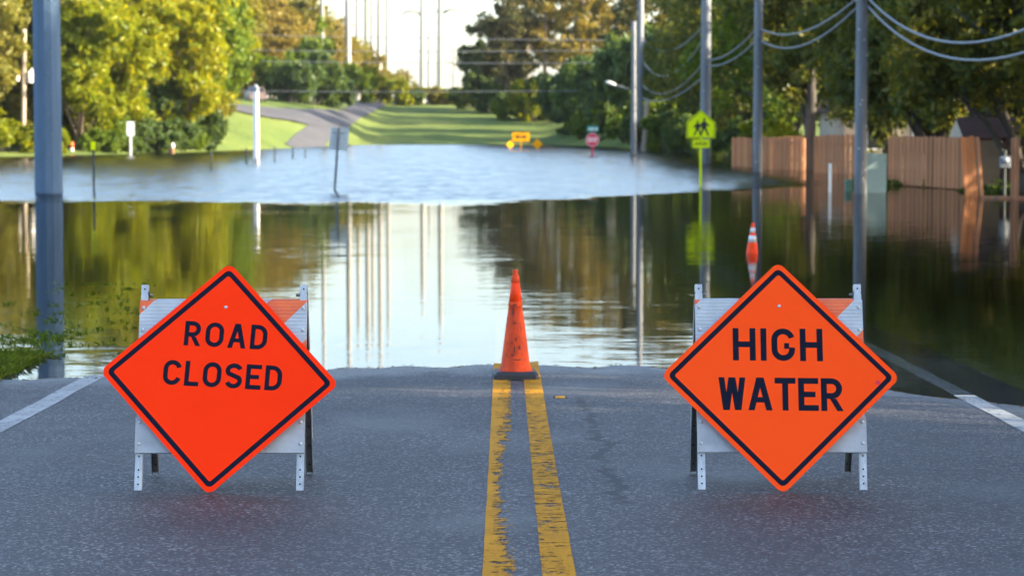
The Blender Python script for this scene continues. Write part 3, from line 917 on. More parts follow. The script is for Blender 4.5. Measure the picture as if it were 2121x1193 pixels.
RP = []      # roadside utility poles on the right, with cable heights
for px, py, r0, mat, h, lab in ((1782, 402, 0.20, 'pole_steel', 13, 'grey utility pole with pale specks, closest to the leaning fence end'),
                                (1569, 356, 0.215, 'pole_steel', 14, 'grey utility pole rising between the lime sign and the tree trunk'),
                                (1461, 339, 0.29, 'pole_steel', 16, 'stout grey utility pole right behind the lime pentagon sign')):
    b = on_water(px, py)
    t = pole('utility_pole', lab, 'pole', (b.x, b.y), r0, r0 * 0.78, h, mat, 16, group='utility poles along the flooded verge')
    for zz in ((5.95, 6.05) if px > 1700 else (6.0, 6.1)):
        pass
    MB().lathe([(r0 * 0.98 + 0.012, 0), (r0 * 0.98 + 0.012, 0.10), (r0 * 0.9, 0.12)], 16, (0, 0, 6.7)).build('cable_band', 'galv_dark', t)
    for s_ in (-1, 1):
        MB().tube([(s_ * 0.05, -r0 * 0.85, 6.6 - s_ * 0.12), (s_ * 0.05, -r0 - 0.12, 6.6 - s_ * 0.12)], 0.03, 8).build('cable_clamp', 'galv_dark', t)
    rs_ = random.Random(px)
    for k in range(16 if px > 1700 else 6):
        zz, an = rs_.uniform(1.2, 6.0), R(rs_.uniform(225, 330))
        MB().box((0, 0, 0), (0.05, 0.02, 0.03)).xf(Matrix.Translation((math.cos(an) * r0 * 0.96, math.sin(an) * r0 * 0.96, zz)) @ Matrix.Rotation(an + R(90), 4, 'Z')).build('staple', 'white_post' if k % 2 else 'galv_dark', t)
    RP.append(b)
b = on_water(1312, 321)
t = pole('street_lamp', 'street lamp with one curved arm over the water', 'street lamp', (b.x, b.y), 0.21, 0.15, 9.0, 'pole_steel', 14)
arm = [(-0.10, 0, 5.15), (-0.8, 0, 5.35), (-1.3, -0.0, 5.5)]
MB().tube(arm, 0.055, 8).build('arm', 'pole_steel', t, True)
hd = MB().lathe([(0.03, -0.42), (0.12, -0.30), (0.17, 0.0), (0.14, 0.26), (0.06, 0.36)], 12).xf(Matrix.Translation((-1.55, 0, 5.58)) @ Matrix.Rotation(R(-72), 4, 'Y') @ Matrix.Scale(0.75, 4, (1, 0, 0))).build('lamp_head', 'white_post', t, True)
for o in t.children:
    if o.name.startswith(('arm', 'lamp_head')):
        o.location.z = 0.9 - 0.75
b = at(1326, 300, 196.0)
t = pole('utility_pole', 'grey utility pole directly behind the street lamp', 'pole', (b.x, b.y), 0.30, 0.22, 20, 'pole_steel', 14, group='utility poles along the flooded verge')
b = on_water(1331, 313)
pole('wooden_post', 'short weathered wooden post leaning beside the street lamp', 'post', (b.x, b.y), 0.20, 0.17, 3.9, 'pole_wood', 10, (0.35, 0))
b = at(1200, 150, 330)
pole('utility_pole', 'grey pole rising out of the pine trees on the far rise', 'pole', (b.x, b.y), 0.48, 0.34, 26, 'pole_steel', 14, z0=4)

# poles and pylons of the power line corridor beyond the rise
for px, d, r, lab, mt, h in ((668, 300, 0.30, 'single pale pole standing in the golden trees, first of the row', 'pole_far', 30),
                       (721, 335, 0.48, 'second pole from the golden trees, blue-grey and sunlit down one side', 'pole_far', 34),
                       (741, 400, 0.42, 'third pole of the distant row, slim and pale', 'pole_far', 34),
                       (760, 470, 0.62, 'fourth and broadest pole of the distant row', 'pole_far', 44),
                       (771, 560, 0.55, 'pale pole just behind the broadest pole of the row', 'pole_far', 48),
                       (786, 400, 0.46, 'blue-grey pole second from the open sky in the distant row', 'pole_far', 40),
                       (803, 470, 0.44, 'last pole of the distant row next to the open sky', 'pole_far', 40)):
    b = at(px, 190, d)
    t = pole('transmission_pole', lab, 'pole', (b.x, b.y), r, r * 0.62, h, mt, 12, group='transmission poles beyond the rise', z0=3.5)
for px, d, lab, side in ((875, 620, 'slim transmission pylon with its curved arm stretched towards the poles', -1), (912, 560, 'transmission pylon with its curved arm stretched towards the pines', 1),
                   (890, 950, 'faint smaller pylon between the two curved-arm pylons', 0), (941, 1100, 'faintest far pylon nearest the dark pines', 0)):
    b = at(px, 190, d)
    t = pole('transmission_pylon', lab, 'pylon', (b.x, b.y), 0.85 if side else 0.9, 0.50 if side else 0.5, 44 if side else 42, 'pole_far', 10, group='pylons against the sky', z0=3.5)
    if side:
        for zz, ln in (((26.2 if side < 0 else 23.8), 5.4), (34, 5.0)):
            MB().tube([(side * 0.3, 0, zz), (side * ln * 0.4, 0, zz + 0.9), (side * ln * 0.75, 0, zz + 0.8), (side * ln, 0, zz - 0.3)], [0.42, 0.36, 0.30, 0.18], 8).build('arm', 'pole_far', t, True)
            MB().tube([(0, 0, zz + .3), (-side * 1.8, 0, zz + 0.7)], [0.25, 0.12], 8).build('arm', 'pole_far', t, True)
    else:
        for zz, ln in ((14, 3.2), (20, 4.2), (26, 4.2), (32, 4.2), (38, 3)):
            MB().box((0, 0, zz), (ln * 2, 0.35, 0.30)).build('arm', 'pole_far', t)

# old pole pair on the left bank
b = on_water(41, 318)
t = pole('utility_pole', 'slim grey pole beside the leaning wooden pole with transformers', 'pole', (b.x, b.y), 0.17, 0.13, 13, 'pole_steel', 12, group='poles on the tree-lined bank')
b = on_water(47, 322)
t = pole('utility_pole', 'sunlit wooden pole with two transformer cans beside the yellow trees', 'pole', (b.x, b.y), 0.19, 0.14, 8.4, 'pole_wood', 12, (0.22, 0), group='poles on the tree-lined bank')
for sx_, zz in ((-0.42, 5.7), (0.46, 5.6)):
    MB().lathe([(0.05, 0), (0.20, 0.03), (0.21, 0.12), (0.21, 0.72), (0.17, 0.80), (0.05, 0.84)], 14, (sx_ + 0.1, 0, zz + 0.1)).build('transformer', 'white_post', t, True)
MB().box((0.14, 0, 6.4), (1.2, 0.09, 0.11)).build('bracket', 'pole_wood', t)
for sx_ in (-0.45, 0.62):
    MB().lathe([(0.06, 0), (0.10, 0.05), (0.06, 0.12), (0.10, 0.18), (0.05, 0.26)], 10, (sx_ + 0.05, 0, 6.46)).build('insulator', 'white_post', t, True)
b = on_water(37, 321)
t = thing('crossbar_post', 'thin pale post with a short crossbar beside the wooden pole', 'post', (b.x, b.y + 0.6, -0.3))
MB().tube([(0, 0, 0), (0, 0, 3.15)], 0.10, 8).build('shaft', 'pole_wood', t)
MB().box((0.10, 0, 3.25), (0.62, 0.16, 0.26)).build('crossbar', 'board_post', t)

# ------------------------------------------------------------------ cables
def cable(name, label, a, b, sag, r, group, n=20):
    a, b = Vector(a), Vector(b)
    pts = []
    for k in range(n + 1):
        t_ = k / n
        p = a.lerp(b, t_); p.z -= 4 * sag * t_ * (1 - t_)
        pts.append(p)
    o = MB().tube(pts, r, 6).build(name, 'wire', None, True)
    return tag(o, label, 'cable', group)
P1, P2, P3 = RP
P0 = Vector((10.95, 38.5, 0)); P4 = at(1326, 300, 196.0)
G = 'cables along the utility poles'
def up(p, z, dx=0.0): return Vector((p.x + dx, p.y, z))
cable('cable', 'upper thick cable sagging from the near pole towards the big oak', up(P1, 5.95, .16), up(P0, 5.6), 1.75, 0.034, G)
cable('cable', 'lower thick cable sagging from the near pole towards the big oak', up(P1, 5.70, .16), up(P0, 4.95), 1.72, 0.034, G)
cable('cable', 'upper cable between the near pole and the pole beside the tree trunk', up(P1, 5.92, -.16), up(P2, 6.3, .1), 0.60, 0.034, G)
cable('cable', 'lower cable between the near pole and the pole beside the tree trunk', up(P1, 5.65, -.16), up(P2, 5.8, .1), 0.72, 0.034, G)
cable('cable', 'upper cable between the lime sign pole and its nearer neighbour', up(P2, 6.3, -.1), up(P3, 5.5, .1), 0.35, 0.034, G)
cable('cable', 'lower cable between the lime sign pole and its nearer neighbour', up(P2, 5.8, -.1), up(P3, 5.2, .1), 0.35, 0.034, G)
for z0, z1, sg, lab in ((7.3, 9.0, 1.2, 'topmost'), (6.6, 7.2, 1.6, 'second'), (5.3, 5.2, 1.1, 'third'), (4.6, 4.2, 0.7, 'lowest')):
    cable('cable', lab + ' cable sagging from the lime sign pole back to the street lamp', up(P3, z0, -.15), up(P4, z1, .15), sg, 0.036, G)
for k, (ya, yb, lab) in enumerate(((52, 83, 'highest'), (92, 100, 'second highest'), (112, 127, 'third highest'), (178, 182, 'lowest'))):
    a = at(-40, ya, 235); b_ = at(1560, yb, 235)
    cable('wire', lab + ' thin wire crossing the whole view over the far shore', a, b_, 0.5, 0.030, 'thin wires across the far shore', 30)

# ------------------------------------------------------------------ signs in the water
def plate(name, poly, y0, y1, mat, parent):
    return MB().prism(poly, y0, y1).build(name, mat, parent)
def rrect(cx, cz, w_, h_, r=0.03, n=4):
    pts = []
    for sx_, sz_, a0 in ((1, 1, 0), (-1, 1, 90), (-1, -1, 180), (1, -1, 270)):
        for k in range(n + 1):
            a = R(a0 + 90 * k / n)
            pts.append((cx + sx_ * (w_ / 2 - r) + r * math.cos(a), cz + sz_ * (h_ / 2 - r) + r * math.sin(a)))
    return pts
def inset(poly, k):
    cx = sum(p[0] for p in poly) / len(poly); cz = sum(p[1] for p in poly) / len(poly)
    return [(cx + (x_ - cx) * k, cz + (z_ - cz) * k) for x_, z_ in poly]
# school crossing sign
b = on_water(1451, 388); S = b.y / F_PX
t = thing('school_crossing_sign', 'lime pentagon sign with two walking figures above an AHEAD plaque', 'road sign', (b.x, b.y, -0.9))
def zpx(py, Y): return CAM_H - (py - 255) / F_PX * Y + 0.9
Y = b.y
MB().box((0, 0.03, zpx(262, Y) / 2), (0.075, 0.03, zpx(262, Y))).build('post', 'lime', t)
zt, zm, zb = zpx(228, Y), zpx(254, Y), zpx(287, Y)
hw = 30 * S
pent = [(-hw, zb), (hw, zb), (hw, zm), (0, zt), (-hw, zm)]
plate('panel', pent, -0.004, 0.010, 'lime', t)
MB().add(*ring(inset(pent, 0.95), inset(pent, 0.90), -0.006)).build('border', 'black', t)
pl = plate('plaque', rrect(0.012, (zpx(289, Y) + zpx(307, Y)) / 2, 38 * S, 18 * S, 0.03), -0.004, 0.010, 'lime', t)
rr = rrect(0.012, (zpx(289, Y) + zpx(307, Y)) / 2, 36 * S, 16 * S, 0.03)
MB().add(*ring(rr, inset(rr, 0.94), -0.006)).build('plaque_border', 'black', pl)
word('AHEAD', 0.012, (zpx(289, Y) + zpx(307, Y)) / 2, 0.11, 0.42, -0.006, 'black', pl)
def walker(cx, cz, h, flip, ob):
    """walking figure: head, body with satchel, striding legs, arm"""
    s_ = -1 if flip else 1
    mb = MB()
    def poly(ps, k):
        q = [(cx + s_ * x_ * h, -0.0055 - 0.0002 * k, cz + z_ * h) for x_, z_ in ps]
        mb.add(q if s_ > 0 else q[::-1], [tuple(range(len(ps)))])
    poly([(0.075 * math.cos(R(a)), 0.92 + 0.075 * math.sin(R(a))) for a in range(0, 360, 30)], 0)
    poly([(-0.13, 0.42), (0.12, 0.42), (0.15, 0.70), (0.06, 0.83), (-0.08, 0.83), (-0.17, 0.70)], 1)
    poly([(-0.13, 0.44), (0.02, 0.44), (-0.06, 0.22), (-0.20, 0.0), (-0.32, 0.0), (-0.17, 0.22)], 2)
    poly([(-0.02, 0.44), (0.12, 0.44), (0.20, 0.22), (0.30, 0.0), (0.17, 0.0), (0.09, 0.20)], 3)
    poly([(0.10, 0.78), (0.30, 0.56), (0.25, 0.50), (0.05, 0.66)], 4)
    poly([(-0.14, 0.76), (-0.30, 0.55), (-0.24, 0.51), (-0.08, 0.66)], 5)
    return mb.build('walking_figure', 'black', ob)
walker(-0.105, zb + 0.10, 0.50, False, t)
walker(0.115, zb + 0.10, 0.58, False, t)

# stop sign with street name blade
b = on_water(1227, 323); Y = b.y; S = Y / F_PX
t = thing('stop_sign', 'red octagonal STOP sign with green street blade, deep in water', 'road sign', (b.x, b.y, -0.9))
MB().box((0, 0.03, zpx(268, Y) / 2), (0.12, 0.05, zpx(268, Y))).build('post', 'stop_red', t)
zc = zpx(290, Y); r_ = 13.5 * S / math.cos(R(22.5))
octo = [(r_ * math.cos(R(22.5 + 45 * k)), zc + r_ * math.sin(R(22.5 + 45 * k))) for k in range(8)]
plate('panel', octo, -0.004, 0.01, 'stop_red', t)
MB().add(*ring(inset(octo, 0.97), inset(octo, 0.91), -0.006)).build('border', 'sign_white', t)
word('STOP', 0, zc, 0.29, 0.66, -0.006, 'sign_white', t)
bl = plate('street_blade', rrect(0.02, zpx(267.5, Y), 23 * S, 12 * S, 0.03), -0.004, 0.01, 'street_green', t)
for sx_, ww in ((-0.20, 0.12), (0.0, 0.16), (0.24, 0.14)):
    MB().add([(0.02 + sx_ - ww / 2, -0.006, zpx(267.5, Y) - 0.07), (0.02 + sx_ + ww / 2, -0.006, zpx(267.5, Y) - 0.07), (0.02 + sx_ + ww / 2, -0.006, zpx(267.5, Y) + 0.07), (0.02 + sx_ - ww / 2, -0.006, zpx(267.5, Y) + 0.07)], [(0, 1, 2, 3)]).build('lettering', 'sign_white', bl)

# double arrow sign with two diamond markers
b = on_water(1079, 311); Y = b.y; S = Y / F_PX
t = thing('double_arrow_sign', 'amber rectangular sign with black double arrow at the far shore', 'road sign', (b.x, b.y, -0.9))
for s_ in (0,):
    MB().box((0, 0.04, zpx(280, Y) / 2), (0.10, 0.05, zpx(280, Y))).build('post', 'amber', t)
plate('panel', rrect(0, zpx(284, Y), 36 * S, 18.5 * S, 0.05), -0.005, 0.012, 'amber', t)
zc = zpx(284, Y); k = S
ar = [(-12 * k, 0), (-6 * k, 5.4 * k), (-6 * k, 1.8 * k), (6 * k, 1.8 * k), (6 * k, 5.4 * k), (12 * k, 0), (6 * k, -5.4 * k), (6 * k, -1.8 * k), (-6 * k, -1.8 * k), (-6 * k, -5.4 * k)]
MB().add([(x_, -0.008, zc + z_) for x_, z_ in ar], [(9, 0, 1), (3, 2, 8, 7), (4, 5, 6), (1, 2, 8, 9), (3, 4, 6, 7)]).build('double_arrow', 'black', t)
for px, py, hs, rz, lab in ((1057, 300, 8, R(25), 'smaller amber diamond marker nearer the path beside the arrow sign'), (1113, 299, 10.5, R(-10), 'larger amber diamond marker nearer the STOP sign beside the arrow sign')):
    b = on_water(px, 311); Y = b.y; S = Y / F_PX
    t = thing('diamond_marker', lab, 'road sign', (b.x, b.y, -0.9), rz, 'amber diamond markers')
    MB().box((0, 0.03, zpx(py, Y) / 2), (0.06, 0.03, zpx(py, Y))).build('post', 'galv_dark', t)
    pts = [(x_, z_ + zpx(py, Y)) for x_, z_ in rounded_diamond(hs * S * 1.52, 0.05)]
    plate('panel', pts, -0.004, 0.01, 'amber', t)
# amber marker half hidden by the slope
b = on_water(1296, 306); Y = b.y + 3; 
t = thing('marker_post', 'narrow amber marker at the foot of the overgrown slope', 'marker post', (b.x, Y, -0.5))
MB().box((0, 0, 0.55), (0.07, 0.05, 1.1)).build('post', 'pole_wood', t)
plate('panel', rrect(0, 1.15, 0.34, 1.05, 0.08), -0.05, -0.03, 'amber', t)

# back of a tilted road sign
b = on_water(689, 393); Y = b.y; S = Y / F_PX
t = thing('tilted_road_sign', 'blank grey back of a road sign tilting on its post in the water', 'road sign', (b.x, b.y, -0.9))
t.rotation_euler = (R(-2), R(4.0), 0)
h_ = zpx(264, Y)
MB().box((0, 0, h_ / 2), (0.085, 0.035, h_)).build('post', 'galv_dark', t)
plate('panel', rrect(0.03, zpx(287, Y), 39 * S, 47 * S, 0.05), 0.022, 0.032, 'sign_back', t)
MB().box((0.0, 0.015, zpx(275, Y)), (0.4, 0.012, 0.03)).build('brace', 'galv_dark', t)

# small white sign on the left bank
b = on_water(271, 322); Y = b.y; S = Y / F_PX
t = thing('small_white_sign', 'small blank white sign on a thin post before the dark shrubs', 'road sign', (b.x, b.y, -0.9))
MB().box((0, 0.04, zpx(262, Y) / 2), (0.14, 0.06, zpx(262, Y))).build('post', 'white_post', t)
plate('panel', rrect(0, zpx(267, Y), 15.5 * S, 29 * S, 0.04), -0.01, 0.01, 'sign_white', t)

# tall white post with a grey box on top
b = on_water(531, 329); Y = b.y; S = Y / F_PX
t = thing('white_post', 'tall square white post topped by a grey box, standing in the water', 'post', (b.x, b.y, -0.9), R(-22))
hh = zpx(190, Y)
MB().bevel_box((0, 0, hh / 2), (0.27, 0.27, hh), 0.02).build('shaft', 'white_post', t)
MB().bevel_box((-0.16, 0, hh + 0.13), (0.66, 0.36, 0.26), 0.04).build('top_box', 'grey_box', t)
MB().lathe([(0.10, 0), (0.12, 0.05), (0.05, 0.14)], 10, (0, 0, hh + 0.26)).build('cap', 'galv', t)

# yellow topped delineator
b = on_water(195, 397); Y = b.y; S = Y / F_PX
t = thing('delineator_post', 'slender dark post with a yellow top near the thick blue-grey pole', 'post', (b.x, b.y, -0.9))
MB().tube([(0, 0, 0), (-0.01, 0, zpx(310, Y))], 0.036, 8).build('shaft', 'post_dark', t)
MB().box((-0.02, 0, zpx(302, Y)), (0.14, 0.03, 17 * S)).build('reflector', 'lime', t)

# orange and white marker, hydrant-like posts and a low timber wall on the left bank
b = on_water(149, 321); Y = b.y; S = Y / F_PX
t = thing('marker_post', 'short orange and white marker post in front of the low timber wall', 'marker post', (b.x, b.y, -0.5))
zz = CAM_H - (294 - 255) / F_PX * Y + 0.5
MB().lathe([(0.125, 0), (0.125, zz - 0.42)], 12).build('lower_shaft', 'white_post', t, True)
MB().lathe([(0.13, zz - 0.42), (0.13, zz - 0.06), (0.08, zz)], 12).build('upper_shaft', 'orange_marker', t, True)
b = on_water(168, 317)
t = thing('timber_wall', 'low dark timber wall at the water edge under the yellow trees', 'wall', (b.x, b.y + 1.5, -0.3), R(-4))
for k in range(5):
    MB().box((0, 0.02 * (k % 2), 0.15 + 0.27 * k), (2.0, 0.12, 0.26)).build('plank', 'timber', t)
for s_ in (-0.92, 0.0, 0.92):
    MB().box((s_, -0.11, 0.70), (0.14, 0.10, 1.42)).build('post', 'timber', t)
for px, py, lab in ((68, 322, 'small pale stub post hidden beside the thick blue-grey pole'), (357, 318, 'small brown and white stub post below the dark shrubs')):
    b = on_water(px, py)
    t = thing('stub_post', lab, 'post', (b.x, b.y, -0.4), 0, 'stub posts at the tree-lined bank')
    MB().lathe([(0.12, 0), (0.12, 0.62), (0.16, 0.66), (0.16, 0.74), (0.10, 0.80)], 12).build('shaft', 'board_post' if px > 100 else 'white_post', t, True)
    MB().lathe([(0.13, 0), (0.15, 0.10), (0.10, 0.28), (0.03, 0.34)], 12, (0.02, 0, 0.80)).build('cap', 'white_post' if px > 100 else 'board_post', t, True)
for px, top, wl_, lab in ((437, 318, 352, 'nearest and leftmost'), (510, 309, 340, 'second'), (569, 304, 334, 'third'), (606, 306, 328, 'fourth'), (632, 305, 326, 'farthest')):
    b = on_water(px, wl_); Y = b.y
    t = thing('thin_stake', lab + ' of the five thin dark stakes around the white post', 'stake', (b.x, b.y, -0.8), 0, 'thin stakes in the water')
    zz = CAM_H - (top - 255) / F_PX * Y + 0.8
    MB().tube([(0, 0, 0), (0.02, 0, zz)], [0.05, 0.042], 8).build('shaft', 'post_dark', t)
    MB().lathe([(0.046, zz), (0.05, zz + 0.02), (0.02, zz + 0.05)], 8, (0.02, 0, 0)).build('cap', 'galv_dark', t)
b = on_ground(465, 196, 170)
t = thing('pale_marker_slab', 'tall pale rounded panel half hidden by the yellow trees', 'panel', (b.x, b.y, b.z - 0.1), R(10))
plate('face', rrect(0, 1.15, 0.85, 2.1, 0.35, 6), -0.06, 0.06, 'white_post', t)
MB().box((0, 0.0, 0.1), (0.7, 0.3, 0.25)).build('foot', 'pole_concrete', t)

# ------------------------------------------------------------------ board fence along the right verge
board_me = {}
def board_mesh(w_, h_, seed):
    key = (round(w_, 3), round(h_, 2), seed)
    if key not in board_me:
        rng = random.Random(seed)
        j = rng.uniform(-0.015, 0.02)
        mb = MB().prism([(-w_ / 2, 0), (w_ / 2, 0), (w_ / 2, h_ - 0.05 + j), (w_ * 0.28, h_ + j), (-w_ * 0.28, h_ + j), (-w_ / 2, h_ - 0.05 + j)], 0, 0.022)
        me = bpy.data.meshes.new('board'); me.from_pydata(mb.v, [], mb.f)
        board_me[key] = me
    return board_me[key]
def fence(label, a, b_, top_a, top_b, n, lean_end=0):
    """boards from a to b (px, distance), tops given as heights"""
    A = at(a[0], 300, a[1]); B = at(b_[0], 300, b_[1])
    A.z = B.z = -0.75
    d = (B - A); ln = d.length
    rz = math.atan2(d.y, d.x)
    t = thing('board_fence', label, 'fence', A, rz, 'red-brown board fence sections')
    w_ = ln / n
    rng = random.Random(int(a[0]))
    for k in range(n):
        u = (k + 0.5) / n
        h_ = round((top_a + (top_b - top_a) * u + 0.75) / 0.05) * 0.05
        o = link('board', board_mesh(w_ * 0.90, h_, rng.randint(0, 4)), 'board', t)
        o.location = (u * ln, (0.018 if k % 2 else -0.006) + rng.uniform(-0.006, 0.006), 0)
        o.rotation_euler = (0, rng.uniform(-0.006, 0.006), rng.uniform(-0.02, 0.02))
    for zz in (0.55, 1.25, 2.0):
        MB().box((ln / 2, 0.06, zz), (ln, 0.04, 0.09)).build('rail', 'board_post', t)
    for u in np.linspace(0.01, 0.99, max(2, int(ln / 2.4) + 1)):
        MB().box((u * ln, 0.13, (top_a + 0.75) / 2 - 0.03), (0.09, 0.09, top_a + 0.75)).build('post', 'board_post', t)
    return t
fence('short far section of red-brown board fence beside the lime sign', (1516, 121), (1556, 119), 1.44, 1.46, 6)
fence('board fence section between the utility pole and the tree trunk', (1573, 114), (1662, 110.5), 1.50, 1.55, 17)
fence('board fence section between the tree trunk and the near pole', (1686, 106), (1772, 102.5), 1.62, 1.64, 17)
fence('long board fence section ending at the leaning panel', (1840, 85), (2012, 78), 1.70, 1.72, 38)
# leaning end panel, loose posts and the fallen rail
A = at(2008, 412, 71)
t = thing('leaning_fence_panel', 'narrow fence panel leaning away at the end of the long section', 'fence', (A.x, A.y, -0.7), R(12), 'red-brown board fence sections')
t.rotation_euler = (0, R(-5.5), R(12))
for k in range(3):
    o = link('board', board_mesh(0.125, 2.45, k), 'board', t); o.location = (0.14 * k, 0.0, 0)
MB().box((0.46, 0.03, 1.2), (0.10, 0.10, 2.4)).build('post', 'board_post', t)
for px, d, lab in ((2097, 69, 'tan upright post of the broken fence, first beside the meter'), (2106, 68.4, 'tan upright post of the broken fence, nearer the oak trunk')):
    A = at(px, 412, d)
    t = thing('fence_post', lab, 'post', (A.x, A.y, -0.7), 0, 'posts of the broken fence')
    MB().bevel_box((0, 0, 1.22), (0.10, 0.10, 2.44), 0.01).build('shaft', 'board_post', t)
    MB().lathe([(0.02, 0), (0.02, 0.012)], 8, (0, 0, 2.44)).build('nail_cap', 'galv_dark', t)
A = at(2036, 413, 69.2); B = at(2150, 414, 68.8)
t = thing('fallen_rail', 'fallen tan fence rail lying level with the water', 'plank', (A.x, A.y, 0.02), math.atan2(B.y - A.y, B.x - A.x))
MB().bevel_box(((B - A).length / 2, 0, 0), ((B - A).length, 0.09, 0.11), 0.008).build('beam', 'board_post', t)
MB().box((0.35, -0.05, 0.0), (0.05, 0.02, 0.06)).build('bracket', 'galv_dark', t)
A = at(2038, 300, 80); B = at(2120, 300, 79)
t = thing('back_fence', 'dark brown board fence behind the meter under the shed roof', 'fence', (A.x, A.y, -0.6), math.atan2(B.y - A.y, B.x - A.x))
ln = (B - A).length + 1.2
for k in range(14):
    o = link('board', board_mesh(ln / 14 * 0.94, 2.3, k % 5), 'board_dark', t); o.location = (ln * (k + .5) / 14, 0.01 * (k % 2), 0)
MB().box((ln / 2, 0.06, 1.6), (ln, 0.04, 0.09)).build('rail', 'board_dark', t)
A = at(2080, 400, 72)
t = thing('electric_meter', 'grey electric meter box on a dark stand before the brown fence', 'meter', (A.x, A.y, -0.5))
MB().tube([(0, 0, 0), (0, 0, 1.35)], 0.05, 8).build('stand', 'post_dark', t)
MB().bevel_box((0, -0.05, 1.5), (0.30, 0.16, 0.34), 0.02).build('box', 'grey_box', t)
MB().lathe([(0.09, 0), (0.09, 0.05), (0.06, 0.08)], 14).xf(Matrix.Translation((0, -0.13, 1.55)) @ Matrix.Rotation(R(90), 4, 'X')).build('dial', 'galv', t, True)
MB().tube([(0, 0, 1.66), (0, 0, 1.85)], 0.06, 8).build('conduit', 'post_dark', t)
# teal sheet, hedge is with the plants; white post, green pedestal
A = at(1815, 400, 75.5)
t = thing('teal_sheet', 'pale teal upright sheet beside the near pole', 'panel', (A.x, A.y, -0.6), R(6))
plate('sheet', [(-0.31, 0), (0.31, 0), (0.325, 1.80), (-0.31, 1.83)], 0, 0.04, 'teal', t)
MB().box((0, 0.06, 1.3), (0.62, 0.04, 0.06)).build('batten', 'board_post', t)
A = on_water(1719, 398)
t = thing('white_stake', 'slim white stake in the water in front of the board fence', 'stake', (A.x, A.y, -0.7))
MB().bevel_box((0, 0, (zpx(338, A.y) - 0.2) / 2), (0.10, 0.05, zpx(338, A.y) - 0.2), 0.012).build('shaft', 'white_post', t)
MB().box((0, -0.03, zpx(338, A.y) - 0.32), (0.07, 0.012, 0.10)).build('reflector', 'sign_white', t)
A = on_water(1757, 396)
t = thing('cable_pedestal', 'small green cable pedestal in the water beside the near pole', 'utility box', (A.x, A.y, -0.6))
MB().bevel_box((0, 0, 0.43), (0.21, 0.20, 0.86), 0.03).build('body', 'green_box', t)
MB().bevel_box((0, 0, 0.90), (0.24, 0.23, 0.12), 0.04).build('lid', 'green_box', t)

# shed with a pale gable and the house behind the fence
A = at(1990, 285, 79.0)
t = thing('shed', 'small shed with a pale pointed gable above the board fence', 'shed', (A.x + 0.2, 79.6, -0.4))
dy, ez, rzz, lx = 2.6, 2.08, 2.66, 4.2
MB().add([(0, 0, 0), (0, dy, 0), (0, dy, ez), (0, dy / 2, rzz), (0, 0, ez), (lx, 0, 0), (lx, dy, 0), (lx, dy, ez), (lx, dy / 2, rzz), (lx, 0, ez)],
         [(0, 4, 3, 2, 1), (5, 6, 7, 8, 9), (0, 5, 9, 4), (1, 2, 7, 6)]).build('wall', 'house_wall', t)
rf = MB()
for s_ in (0, 1):
    y0, y1 = (-0.18, dy / 2) if s_ == 0 else (dy + 0.18, dy / 2)
    ze = ez - 0.08
    rf.add([(0.06, y0, ze), (lx + 0.2, y0, ze), (lx + 0.2, y1, rzz + 0.03 + 0.002 * s_), (0.06, y1, rzz + 0.03 + 0.002 * s_), (0.06, y0, ze + 0.06), (lx + 0.2, y0, ze + 0.06), (lx + 0.2, y1, rzz + 0.09 + 0.002 * s_), (0.06, y1, rzz + 0.09 + 0.002 * s_)],
           [(0, 1, 2, 3), (4, 5, 6, 7), (0, 1, 5, 4), (1, 2, 6, 5), (3, 2, 6, 7), (0, 3, 7, 4)])
rf.build('roof', 'roof', t)
t = thing('house', 'low beige house with red-brown roof glimpsed behind fence and oaks', 'house', (15.9, 113, -0.2))
W_, D_ = 13.0, 9.0
MB().box((W_ / 2, D_ / 2, 1.45), (W_, D_, 2.9)).build('wall', 'house_wall', t)
MB().add([(-0.6, -0.7, 2.86), (W_ + .6, -0.7, 2.86), (W_ + .6, D_ + .7, 2.86), (-0.6, D_ + .7, 2.86), (2.5, D_ / 2, 5.2), (W_ - 2.5, D_ / 2, 5.2)],
         [(0, 1, 5, 4), (1, 2, 5), (2, 3, 4, 5), (3, 0, 4), (0, 3, 2, 1)]).build('roof', 'roof', t)
for x_, w__ in ((1.6, 1.2), (3.9, 1.5), (6.8, 1.8), (10, 1.5)):
    wd = MB().box((x_, -0.03, 1.75), (w__, 0.08, 1.3)).build('window', 'sign_white', t)
    MB().box((x_, -0.075, 1.75), (w__ - 0.14, 0.02, 1.16)).build('pane', 'glass', wd)

# parked car and pale boxes on the far rise
A = on_ground(535, 212, 200)
t = thing('parked_car', 'dull pink parked car half hidden behind the white post', 'car', (A.x, A.y, A.z + 0.02), R(14))
prof = [(-0.85, 0.28), (0.85, 0.28), (0.88, 0.75), (0.80, 0.95), (0.68, 1.42), (0.52, 1.50), (-0.52, 1.50), (-0.68, 1.42), (-0.80, 0.95), (-0.88, 0.75)]
MB().prism(prof[:4] + prof[8:], 0, 4.2).build('body', 'car', t)
MB().prism([(0.79, 0.952), (0.66, 1.42), (0.50, 1.50), (-0.50, 1.50), (-0.66, 1.42), (-0.79, 0.952)], 0.35, 2.9).build('cabin', 'car', t)
MB().prism([(0.66, 1.0), (0.56, 1.40), (-0.56, 1.40), (-0.66, 1.0)], 0.335, 0.346).build('rear_window', 'glass', t)
for s_ in (-1, 1):
    for yy in (0.85, 3.35):
        wh = MB().lathe([(0.20, -0.1), (0.31, -0.09), (0.32, 0), (0.31, 0.09), (0.20, 0.1)], 18).xf(Matrix.Translation((s_ * 0.80, yy, 0.32)) @ Matrix.Rotation(R(90), 4, 'Y')).build('wheel', 'rubber', t, True)
    MB().box((s_ * 0.74, -0.01, 0.80), (0.14, 0.03, 0.12)).build('tail_light', 'roof', t)
